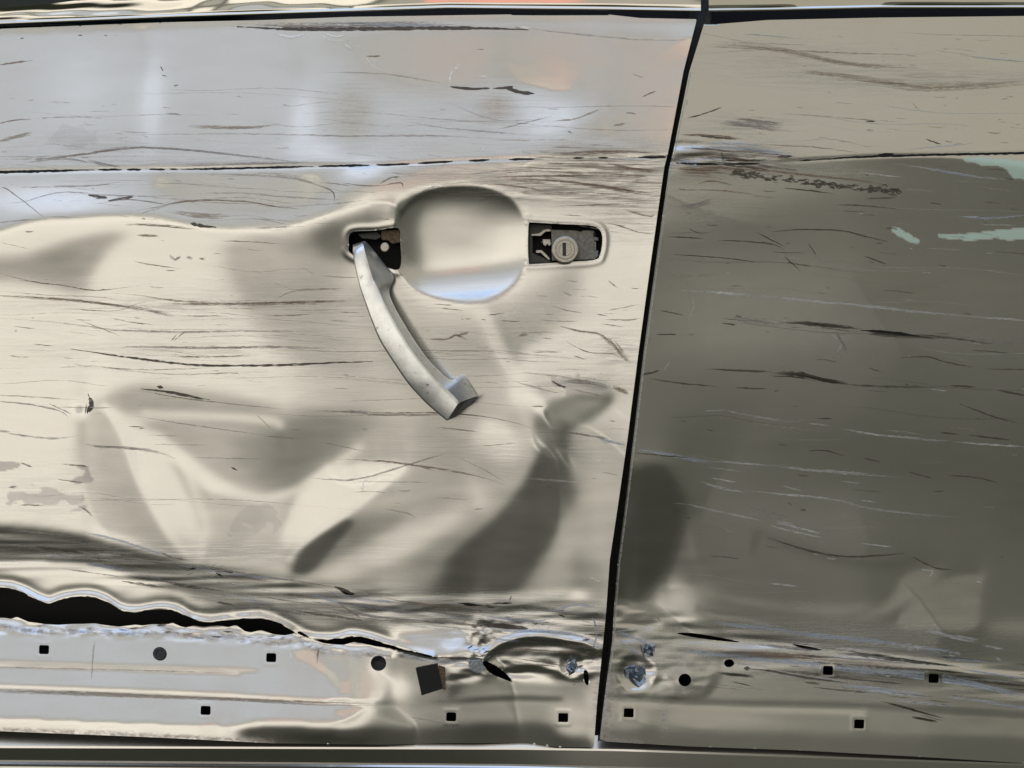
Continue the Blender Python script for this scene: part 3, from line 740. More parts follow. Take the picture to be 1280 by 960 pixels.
rear_holes = [sq(c, .04) for c in R_SQ] + [ell((856, 850), 8, 8)]
rear_holes += [smooth_poly([(846, 792), (862, 791), (890, 795), (928, 803), (900, 801), (870, 797)], True, 4),
               smooth_poly([(988, 805), (1005, 807), (1028, 812), (1010, 812)], True, 4),
               smooth_poly([(906, 826), (914, 824), (918, 830), (912, 834), (906, 832)], True, 4)]

# ------------------------------------------------------------------ scrapes
exec_marks = []
gl = lambda y: float(np.interp(y, [p[1] for p in GAP_L], [p[0] for p in GAP_L])); gr = lambda y: float(np.interp(y, [p[1] for p in GAP_R], [p[0] for p in GAP_R]))
far = lambda x, y, cs: all(abs(x - c[0]) > 8 or abs(y - c[1]) > 8 for c in cs)
MF = Marks(HF, lambda x, y: x < gl(y) - 1 and far(x, y, F_SQ + [(473, 829)]))
MR = Marks(HR, lambda x, y: x > gr(y) + 1 and far(x, y, R_SQ + [(856, 850), (912, 829)]))
def T(mk, kind, width, *pts, **kw): mk.stroke(list(pts), width, kind, **kw)
# seam: dark gap, broken where the paint has been dragged over it
for a, b in ((-90, 118), (122, 152), (158, 176), (186, 206), (212, 222), (226, 392), (398, 462), (470, 512), (522, 566), (586, 612), (636, 668), (716, 730), (748, 760), (798, 842)):
    pts = [(x, y + rng.uniform(-.4, .4)) for x, y in SEAM if a <= x <= b]
    wd = 2.7 if a == -90 else 2.1
    xs = np.linspace(a, b, max(2, int((b - a) / 12)))
    pts = [(x, float(np.interp(x, [p[0] for p in SEAM], [p[1] for p in SEAM]))) for x in xs]
    T(MF, 'black', wd, *pts, lift=.7, rag=.3)
for a, b, wd in ((845, 900, 2.6), (902, 950, 2), (1002, 1016, 2), (1000, 1370, 2.5)):
    xs = np.linspace(a, b, max(2, int((b - a) / 14)))
    T(MR, 'black', wd, *[(x, float(np.interp(x, [p[0] for p in SEAMR], [p[1] for p in SEAMR]))) for x in xs], lift=.7, rag=.2)
T(MR, 'black', 2.6, (1098, 193), (1118, 192)); T(MR, 'black', 2.6, (972, 196), (990, 195)); T(MR, 'black', 2, (905, 201), (958, 200))
fs = [  # kind, width, points   (front door)
 ('grey', 4, (-20, 196), (60, 196), (110, 192), (160, 185), (215, 186), (300, 194), (380, 203), (430, 204)), ('brown', 1.4, (0, 199), (70, 197), (140, 187), (200, 185)),
 ('brown', 2, (165, 169), (200, 168), (290, 167), (400, 169), (440, 170), (520, 169), (600, 172), (650, 176)), ('brown', 1.6, (405, 169), (470, 170), (560, 169)),
 ('grey', 3, (200, 208), (260, 206), (330, 204), (395, 203)), ('grey', 5, (110, 200), (135, 206), (150, 208)), ('grey', 2.5, (30, 203), (80, 198), (120, 205)), 
 ('tan', 5, (235, 157), (280, 159), (320, 159), (350, 155)), ('brown', 1.3, (40, 148), (100, 146), (150, 150)), ('brown', 2, (-10, 156), (20, 150), (40, 149)), ('brown', 2.2, (-10, 82), (20, 78), (42, 75)),
 ('tan', 4, (-10, 178), (20, 171), (40, 167)), ('grey', 1.2, (60, 127), (90, 128)), ('dark', 2, (207, 142), (220, 142), (226, 144)), ('grey', 1, (280, 142), (300, 143)), ('grey', 1.2, (150, 164), (190, 166)),
 ('dark', 3, (98, 44), (102, 44)), ('dark', 3, (130, 44), (134, 44)), ('dark', 2, (142, 44), (148, 44)), ('dark', 2.5, (25, 48), (29, 47)), ('dark', 4, (201, 83), (203, 88)), ('dark', 4, (203, 94), (208, 95)), ('dark', 3, (217, 107), (222, 106)), ('grey', 2, (256, 81), (258, 79)), ('grey', 1, (200, 97), (206, 102)),
 ('dark', 3, (563, 108), (590, 111), (612, 110)), ('dark', 2.5, (616, 110), (640, 109), (636, 108)), ('dark', 3.5, (632, 110), (650, 115), (668, 117)), ('dark', 1.5, (594, 62), (606, 61)), ('dark', 2.2, (457, 70), (476, 70)), ('grey', 1.2, (430, 104), (436, 103)),
 ('tan', 2, (690, 151), (720, 148), (740, 140), (752, 136)), ('grey', 1.5, (560, 128), (620, 150), (680, 148)), ('grey', 1.5, (620, 162), (660, 152), (690, 145)), ('grey', 1.4, (500, 150), (560, 160), (660, 168)), ('dark', 2, (708, 163), (716, 166)), ('grey', 1.4, (790, 92), (806, 98)), ('dark', 1.4, (802, 121), (821, 113)), ('brown', 2.6, (766, 157), (782, 154)),
 ('grey', 1.2, (400, 90), (480, 92), (560, 105)), ('grey', 2.2, (660, 35), (700, 40), (760, 46), (800, 49), (850, 50), (866, 47)), ('white', 2, (645, 33), (664, 36)), ('dark', 2, (643, 33), (652, 35)),
 # between seam and handle
 ('grey', 2, (250, 217), (300, 218), (360, 222), (400, 232), (430, 240)), ('grey', 2, (240, 242), (300, 241), (360, 246), (430, 250)), ('dark', 1.8, (170, 263), (200, 258), (225, 252), (262, 250), (310, 252), (345, 258), (390, 262)), ('grey', 1.8, (175, 267), (210, 257)),
 ('grey', 1.6, (0, 254), (30, 252), (60, 243), (90, 240), (150, 245), (240, 244)), ('dark', 1.6, (0, 235), (8, 236), (30, 252), (58, 274)), ('grey', 2.2, (-10, 279), (30, 275), (62, 274)), ('grey', 1.6, (60, 232), (110, 232), (155, 227)), ('brown', 1.2, (20, 234), (90, 233)),
 ('dark', 3.5, (110, 243), (122, 246), (134, 247)), ('dark', 2.5, (135, 251), (150, 248), (166, 246)), ('dark', 1.4, (125, 254), (160, 249), (200, 254), (210, 257)), ('dark', 4, (238, 279), (250, 282), (270, 284)), ('tan', 6, (205, 264), (235, 268), (265, 270), (290, 270)), ('brown', 4.5, (156, 281), (180, 281), (210, 283), (250, 288)),
 ('grey', 2.4, (330, 216), (370, 222), (402, 232)), ('dark', 2, (400, 232), (416, 240), (418, 252)), ('dark', 1.6, (420, 227), (455, 232), (480, 231)), ('dark', 2.2, (474, 230), (488, 222), (500, 221)), ('dark', 2, (478, 232), (500, 228), (504, 234)), ('dark', 1.4, (405, 228), (440, 232)), ('grey', 1.4, (310, 272), (340, 276), (366, 283)), ('dark', 1.5, (460, 246), (464, 251)), ('grey', 1.3, (330, 258), (400, 256), (470, 248)),
 ('grey', 2.4, (320, 285), (345, 284), (365, 283)), ('white', 1.5, (520, 236), (545, 232), (560, 234)), ('grey', 2, (525, 240), (545, 232)),
 # right of cup, brown rubber
 ('brown', 3.5, (600, 222), (680, 220), (760, 220), (828, 226)), ('brown', 5, (640, 222), (720, 228), (800, 240), (828, 238)), ('brown', 2.2, (660, 236), (740, 244), (820, 252)), ('brown', 2, (600, 230), (640, 232), (690, 240)), ('dark', 1.4, (672, 242), (730, 240), (800, 246)), ('brown', 1.6, (690, 258), (740, 256), (800, 254)), ('dark', 1.6, (752, 276), (780, 284), (798, 290), (820, 292)), ('brown', 1.4, (700, 268), (730, 270)), ('brown', 2.2, (780, 262), (810, 270), (818, 268)), ('brown', 4, (760, 205), (800, 212), (828, 214)), ('dark', 1.6, (700, 192), (760, 188), (826, 192)), ('brown', 6, (680, 193), (760, 190), (824, 188)), ('dark', 2, (798, 196), (834, 194)), ('grey', 1.5, (560, 222), (620, 214), (700, 210)), ('brown', 1.3, (590, 225), (650, 214), (740, 216), (830, 220)),
 ('dark', 1.1, (700, 232), (760, 230), (826, 236)), ('brown', 1.4, (740, 225), (800, 228), (830, 232)), ('grey', 1.2, (666, 206), (720, 204), (800, 206)),
 # body below
 ('brown', 1.8, (0, 342), (40, 352), (80, 357), (115, 363), (150, 360), (175, 357)), ('brown', 4.6, (-20, 370), (40, 373), (80, 375), (130, 380), (170, 385), (200, 389), (218, 394)), ('grey', 5, (150, 383), (190, 389), (218, 394)), ('brown', 1.6, (0, 364), (60, 369), (120, 371), (170, 379)), ('brown', 2.6, (140, 366), (180, 370), (220, 376), (280, 379), (340, 378), (440, 375)), ('brown', 5, (200, 379), (270, 380), (330, 379), (440, 376)), ('brown', 2, (340, 378), (360, 366), (385, 362), (430, 361)), ('dark', 1.5, (80, 385), (140, 389), (170, 380), (185, 377)), ('brown', 1.4, (220, 395), (284, 395)), ('dark', 1.6, (166, 326), (190, 331), (226, 336)), ('dark', 1.5, (205, 338), (220, 338)), ('grey', 4, (211, 320), (218, 324), (226, 321)), ('grey', 4, (232, 321), (241, 323)), ('grey', 4, (248, 323), (257, 324)), ('grey', 2.5, (262, 322), (266, 318)), ('brown', 1.5, (272, 301), (310, 302), (352, 305)), ('tan', 3, (170, 294), (198, 295)), ('tan', 2.4, (30, 290), (42, 289)), ('brown', 1.2, (0, 303), (36, 311)),
 ('grey', 2.4, (0, 398), (60, 402), (110, 408), (150, 413), (220, 415), (300, 414), (360, 414), (400, 415)), ('dark', 1.4, (17, 408), (44, 411)), ('dark', 1.4, (136, 397), (160, 402), (192, 406)), ('dark', 1.2, (98, 400), (130, 412), (150, 420)), ('dark', 1.6, (216, 427), (224, 420), (232, 414)), ('dark', 1.4, (213, 427), (222, 417)), ('dark', 1.6, (330, 394), (365, 394), (395, 392)), ('grey', 4, (135, 434), (190, 434), (260, 435), (340, 434), (420, 436)), ('brown', 2, (200, 445), (260, 446), (330, 444)), ('dark', 2.6, (88, 436), (120, 441), (170, 448), (240, 456), (300, 457), (360, 456), (430, 453), (466, 452)), ('brown', 1.6, (105, 456), (150, 461), (200, 462), (260, 460)), ('grey', 1.4, (250, 467), (312, 467)), ('brown', 1.6, (40, 430), (68, 433)),
 ('dark', 3, (176, 486), (210, 490), (240, 496), (262, 500)), ('dark', 1.8, (176, 488), (230, 498), (300, 506), (358, 512)), ('dark', 3.4, (196, 483), (204, 485)), ('white', 1.6, (235, 502), (262, 502)), ('dark', 1.6, (360, 512), (420, 514), (480, 516), (540, 516), (600, 520), (650, 530), (668, 538)), ('grey', 3, (370, 516), (430, 514), (480, 518), (560, 518)), ('grey', 1.4, (170, 520), (230, 530), (300, 540), (340, 545)), ('grey', 1.4, (320, 518), (338, 535)), ('dark', 1.5, (160, 533), (180, 534)), ('dark', 2, (172, 536), (182, 535)), ('grey', 1.4, (240, 572), (330, 574)), ('dark', 2.4, (289, 584), (296, 588)), ('grey', 1.4, (185, 544), (228, 545)), ('grey', 2, (330, 545), (376, 549)), 
 ('dark', 5, (112, 497), (114, 506), (111, 515)), ('dark', 3, (110, 492), (112, 498)), ('black', 2.4, (110, 508), (109, 517)), ('grey', 5, (108, 506), (106, 517)),
 ('grey', 3.4, (95, 552), (120, 558), (150, 559), (190, 564), (220, 574)), ('brown', 2, (-10, 494), (40, 496), (100, 500)), ('grey', 2.2, (-10, 501), (40, 506), (75, 514), (85, 522)), ('grey', 1.6, (60, 504), (90, 518)), ('grey', 2.6, (0, 540), (40, 546), (70, 548), (100, 544)), ('grey', 2.4, (-10, 538), (15, 540)), ('dark', 2, (25, 578), (40, 584)), ('dark', 1.6, (70, 599), (108, 604)), ('dark', 2, (77, 580), (100, 582), (112, 584)), ('grey', 3, (97, 632), (108, 638), (118, 648)), ('dark', 1.6, (22, 631), (55, 632)), ('grey', 3, (75, 612), (82, 614)), ('grey', 3, (10, 609), (20, 608)),
 ('brown', 2.2, (420, 574), (470, 576), (520, 582), (560, 588), (600, 596), (630, 606)), ('grey', 2.4, (380, 597), (430, 600), (460, 596), (500, 584), (540, 572), (568, 563)), ('dark', 1.4, (470, 575), (510, 580), (545, 589)), ('grey', 2, (545, 534), (600, 540)), ('grey', 1.4, (400, 552), (460, 565)), ('dark', 1.3, (600, 558), (644, 554)), ('grey', 1.6, (570, 570), (610, 590), (630, 602)), ('dark', 1.8, (625, 594), (630, 600)), ('grey', 1.2, (450, 602), (540, 603)), ('grey', 2, (480, 636), (510, 642), (520, 648)), ('grey', 1.6, (380, 680), (382, 676)), ('white', 2, (655, 598), (700, 601), (740, 604)), ('dark', 2.4, (684, 608), (690, 607)), ('dark', 1.6, (592, 637), (604, 636)), ('white', 3, (452, 618), (454, 602), (460, 600)),
 ('grey', 2, (640, 476), (680, 487), (702, 492)), ('dark', 2.2, (664, 508), (680, 508)), ('brown', 2.4, (668, 468), (690, 469), (720, 474), (760, 486)), ('grey', 10, (700, 476), (730, 477), (760, 483)), ('dark', 2.4, (690, 476), (700, 482), (708, 484)), ('dark', 2.2, (712, 486), (735, 491), (754, 495)), ('tan', 9, (766, 484), (776, 488), (786, 492)), ('tan', 4, (700, 408), (725, 414), (750, 418), (765, 430)), ('tan', 10, (748, 418), (766, 430), (778, 444), (788, 452)), ('dark', 1.7, (708, 427), (735, 440), (765, 442), (785, 452)), ('dark', 1.6, (690, 382), (708, 388), (728, 391)), ('dark', 1.6, (625, 401), (650, 402)), ('dark', 1.6, (610, 394), (632, 391)), ('brown', 1.3, (633, 417), (680, 415), (700, 418)), ('tan', 4, (648, 420), (660, 418)), ('brown', 1.6, (678, 422), (692, 424)), ('dark', 1.2, (665, 440), (703, 440)), ('brown', 1.6, (716, 444), (733, 450)), ('dark', 1.4, (760, 388), (776, 385), (800, 380)), ('dark', 1.4, (756, 399), (785, 400), (800, 398)), ('dark', 1.5, (745, 392), (760, 395)), ('grey', 1.4, (750, 404), (780, 409)), ('grey', 2, (760, 350), (772, 360)), ('dark', 1.4, (788, 360), (800, 361)), ('brown', 2, (580, 398), (590, 399)), ('brown', 2.2, (600, 399), (608, 400)), ('brown', 1.4, (540, 380), (570, 382)), ('brown', 3, (520, 422), (555, 424), (570, 418), (584, 424)), ('tan', 4, (570, 420), (586, 416)), ('brown', 1.4, (548, 385), (580, 388)), ('tan', 1.8, (704, 365), (716, 370)), ('brown', 2.4, (400, 453), (430, 453), (466, 452)), ('brown', 1.4, (422, 390), (450, 391)), ('grey', 1.4, (410, 400), (438, 402)), ('dark', 3.2, (762, 526), (768, 527)), ('grey', 2.4, (710, 540), (740, 545), (760, 548)), ('blue', 5, (748, 546), (762, 552), (786, 557)), ('dark', 1.8, (708, 540), (742, 546)), ('grey', 1.6, (752, 590), (772, 594)), ('white', 1.5, (735, 570), (760, 580)),
 # crushed edge
 ('white', 1.5, (0, 680), (60, 686), (120, 692), (180, 700), (240, 706)), ('white', 4, (122, 693), (145, 694)), ('white', 1.4, (60, 696), (140, 700), (230, 703)), ('grey', 2.4, (0, 662), (50, 666), (100, 672)), ('white', 2.6, (186, 721), (204, 723)), ('blue', 2.4, (100, 664), (150, 676), (200, 692), (235, 698)), ('dark', 2.2, (200, 690), (215, 697), (236, 700)), ('blue', 3, (245, 706), (280, 714), (330, 722), (380, 726)), ('dark', 3, (262, 711), (275, 714), (292, 716)), ('dark', 2, (240, 704), (300, 716), (380, 728), (440, 738)), ('white', 1.8, (300, 716), (340, 722)), ('dark', 3.5, (418, 733), (440, 742)), ('white', 2, (440, 744), (460, 743), (450, 740)), ('blue', 2.4, (400, 735), (440, 748), (500, 752)), ('dark', 2, (470, 746), (520, 754), (560, 758), (620, 758)), ('black', 2.4, (572, 754), (604, 757)), ('black', 2, (616, 754), (640, 754)), ('white', 3, (600, 762), (640, 768), (670, 770), (690, 772)), ('blue', 4, (580, 764), (620, 772), (670, 776), (700, 770)), ('dark', 2, (636, 752), (640, 744)), ('blue', 2.5, (690, 764), (720, 756), (748, 760)), ('dark', 5, (600, 782), (640, 784), (660, 786)), ('blue', 5, (606, 786), (640, 788), (700, 790), (745, 800)), ('grey', 3, (400, 760), (480, 772), (560, 778)), ('white', 1.6, (500, 780), (540, 784), (580, 786)), ('blue', 4, (380, 742), (440, 756), (520, 766)), ('white', 1.4, (340, 742), (420, 756), (470, 770)), ('dark', 2, (420, 752), (440, 766), (450, 772)), ('dark', 2, (610, 815), (660, 812), (740, 818)), ('dark', 1.8, (630, 826), (700, 834)), ('dark', 1.6, (640, 822), (690, 830), (735, 836)), ('blue', 5, (740, 770), (746, 790), (742, 810)), ('white', 3, (690, 745), (700, 745)), ('dark', 3, (606, 757), (618, 760)), ('white', 2, (735, 720), (752, 728)), ('blue', 5, (490, 815), (545, 826), (600, 826)), ('dark', 3, (545, 822), (606, 824)), ('white', 2, (520, 822), (550, 828)),
 ('dark', 4, (296, 33), (360, 36), (430, 36), (520, 35), (600, 35), (660, 37)), ('grey', 7, (300, 29), (400, 31), (500, 30), (600, 32)), ('line', 5, (320, 31), (420, 34), (520, 32)), ('dark', 2, (340, 37), (420, 38), (560, 36)), ('blue', 4, (430, 28), (480, 31), (560, 31)),  # shade and bluish sheen below the top edge, painted in strokes
 # arcs: reflected lines painted as white strokes
 ('white', 2, (340, 42), (365, 46), (382, 42)), ('white', 2, (398, 42), (415, 50), (440, 50)), ('white', 1.6, (402, 40), (420, 46), (432, 43)), ('white', 3, (430, 55), (440, 62)), ('white', 3.2, (443, 54), (450, 63)), ('white', 2, (455, 69), (466, 82), (478, 90)), ('white', 1.6, (461, 69), (472, 80)), ('white', 1.8, (563, 108), (563, 95), (570, 84), (582, 78)), ('white', 1.2, (566, 92), (574, 82)), ('white', 2, (598, 94), (610, 97)), ('white', 1.4, (465, 175), (468, 188), (474, 200)), ('white', 1.2, (505, 180), (520, 195), (526, 206)), ('white', 1.6, (596, 190), (604, 180)), ('white', 1.6, (602, 190), (610, 179)),
 ('grey', 2.4, (-60, 861), (0, 863), (240, 872), (400, 881), (480, 882)), ('line', 1.6, (-60, 860), (100, 865), (300, 874), (470, 880)), ('tan', 5, (-60, 862), (0, 864), (240, 872), (480, 881)), ('grey', 1.5, (-60, 833), (100, 836), (320, 842)),
 ('white', 1.2, (363, 808), (364, 822), (376, 832), (400, 836)), ('white', 1.2, (432, 820), (450, 832), (470, 836)), ('white', 1.6, (446, 852), (450, 866)), ('grey', 1.2, (505, 895), (560, 905)), ('grey', 2, (118, 800), (116, 820), (114, 850)), ('grey', 1.5, (120, 802), (124, 798)), ('brown', 2.5, (398, 810), (396, 830)), ('grey', 2, (346, 812), (350, 818)),  # the two long white curves are painted reflections too
]
for k, wd, *pts in fs: MF.stroke(pts, wd, k, cover=.95 if k in ('dark', 'black') else .8)



for _ in range(70):         # long hairlines
    x, y = rng.uniform(-60, 560), rng.choice([rng.uniform(100, 290), rng.uniform(300, 640), rng.uniform(330, 480)]); ln = rng.uniform(120, 420)
    if 395 < x + ln and 232 < y < 376 and x < 760: ln = max(30, 395 - x) if x < 395 else 0
    if ln < 20: continue
    pts = [(x + ln * k / 8, y + ln * k / 8 * .03 + 3 * math.sin(k * .9 + x)) for k in range(9)]
    MF.stroke(pts, rng.uniform(.7, 1.2), rng.choice(['grey', 'brown', 'tan', 'line', 'white']), cover=rng.uniform(.25, .5))
for _ in range(40):
    x, y = rng.uniform(800, 1150), rng.uniform(30, 760); ln = rng.uniform(100, 380)
    pts = [(x + ln * k / 8, y + ln * k / 8 * .07 + 3 * math.sin(k * .9 + x)) for k in range(9)]
    MR.stroke(pts, rng.uniform(.7, 1.1), rng.choice(['grey', 'dark', 'white', 'white', 'tan']), cover=rng.uniform(.2, .45))
for mk, n_, x0, x1, y0, y1 in ((MF, 220, 0, 800, 40, 740), (MR, 160, 830, 1280, 40, 780)):   # chips and specks
    for _ in range(n_):
        x, y = rng.uniform(x0, x1), rng.uniform(y0, y1)
        if rr[int((y - V0) / G), int((x - U0) / G)] < 1.1: continue
        mk.stroke([(x, y), (x + rng.uniform(1, 3), y + rng.uniform(-1, 1))], rng.uniform(.8, 2.0), rng.choice(['line', 'brown', 'grey', 'dark', 'white']), cover=rng.uniform(.5, .9))
for _ in range(60):         # rubber and dirt dragged across the seam beside the gap
    x = rng.uniform(838, 960); y = rng.gauss(200, 9); ln = rng.uniform(15, 70)
    MR.stroke([(x, y), (x + ln / 2, y + ln * .03), (x + ln, y + ln * .1)], rng.uniform(.8, 2.4), rng.choice(['brown', 'dark', 'grey', 'line', 'white', 'brown']), cover=rng.uniform(.4, .8))
    x = rng.uniform(640, 815); y = rng.gauss(215, 18); 
    MF.stroke([(x - ln / 2, y), (x, y + 1), (x + ln / 2, y + ln * .04)], rng.uniform(.8, 2.2), rng.choice(['brown', 'brown', 'line', 'grey', 'tan']), cover=rng.uniform(.3, .7))
for _ in range(260):        # the hundreds of short rub lines that cover the door
    x, y = rng.uniform(0, 800), rng.choice([rng.uniform(120, 285), rng.uniform(300, 640), rng.uniform(180, 280), rng.uniform(340, 480)])
    if rr[int((y - V0) / G), int((x - U0) / G)] < 1.12 or (430 < x < 600 and 285 < y < 520 and x < 470 + (y - 300) * .62): continue
    if x > 780 - (y - 480) * .09: continue
    ln = rng.choice([4, 8, 14, 22, 40, 70]) * rng.uniform(.6, 1.3); sl = rng.gauss(.05, .07)
    MF.stroke([(x, y), (x + ln / 2, y + sl * ln / 2 + rng.uniform(-1, 1)), (x + ln, y + sl * ln)], rng.choice([.7, .9, 1.1, 1.5]), rng.choice(['grey', 'grey', 'brown', 'line', 'tan', 'grey', 'white']), cover=rng.uniform(.25, .6))
for _ in range(120):        # streaks along the crushed fold
    x = rng.uniform(0, 740); y0 = np.interp(x, [0, 240, 480, 760], [660, 704, 750, 764]); y = y0 + rng.uniform(2, np.interp(x, [0, 240, 480, 760], [34, 46, 36, 50]))
    ln = rng.uniform(15, 90); sl = np.interp(x, [0, 240, 480, 760], [.12, .17, .12, .05])
    MF.stroke([(x, y), (x + ln, y + sl * ln)], rng.choice([.8, 1.2, 2, 3]), rng.choice(['grey', 'dark', 'blue', 'white', 'grey']), cover=rng.uniform(.25, .7))
for _ in range(90):         # torn paint flakes on the lower lip of the tear
    x = rng.uniform(30, 480); y = np.interp(x, [p[0] for p in TEAR_LO], [p[1] for p in TEAR_LO]) + rng.uniform(2, 11)
    ln = rng.uniform(4, 16)
    MF.stroke([(x, y), (x + ln, y + rng.uniform(-3, 3))], rng.choice([1, 1.6, 2.4]), rng.choice(['grey', 'white', 'dark', 'tan', 'blue']), cover=.8)
for (cx, cy, dx, dy, n) in ((600, 800, 14, 18, 60), (640, 785, 40, 5, 40), (650, 770, 50, 6, 40), (680, 828, 50, 8, 30), (735, 830, 10, 20, 25), (120, 694, 20, 3, 20), (265, 712, 18, 4, 25)):
    for _ in range(n):
        x, y = rng.gauss(cx, dx), rng.gauss(cy, dy); ln = rng.uniform(2, 9)
        MF.stroke([(x, y), (x + ln, y + rng.uniform(-4, 4))], rng.choice([1, 1.6, 2.4]), rng.choice(['dark', 'blue', 'white', 'black', 'grey']), cover=.8)
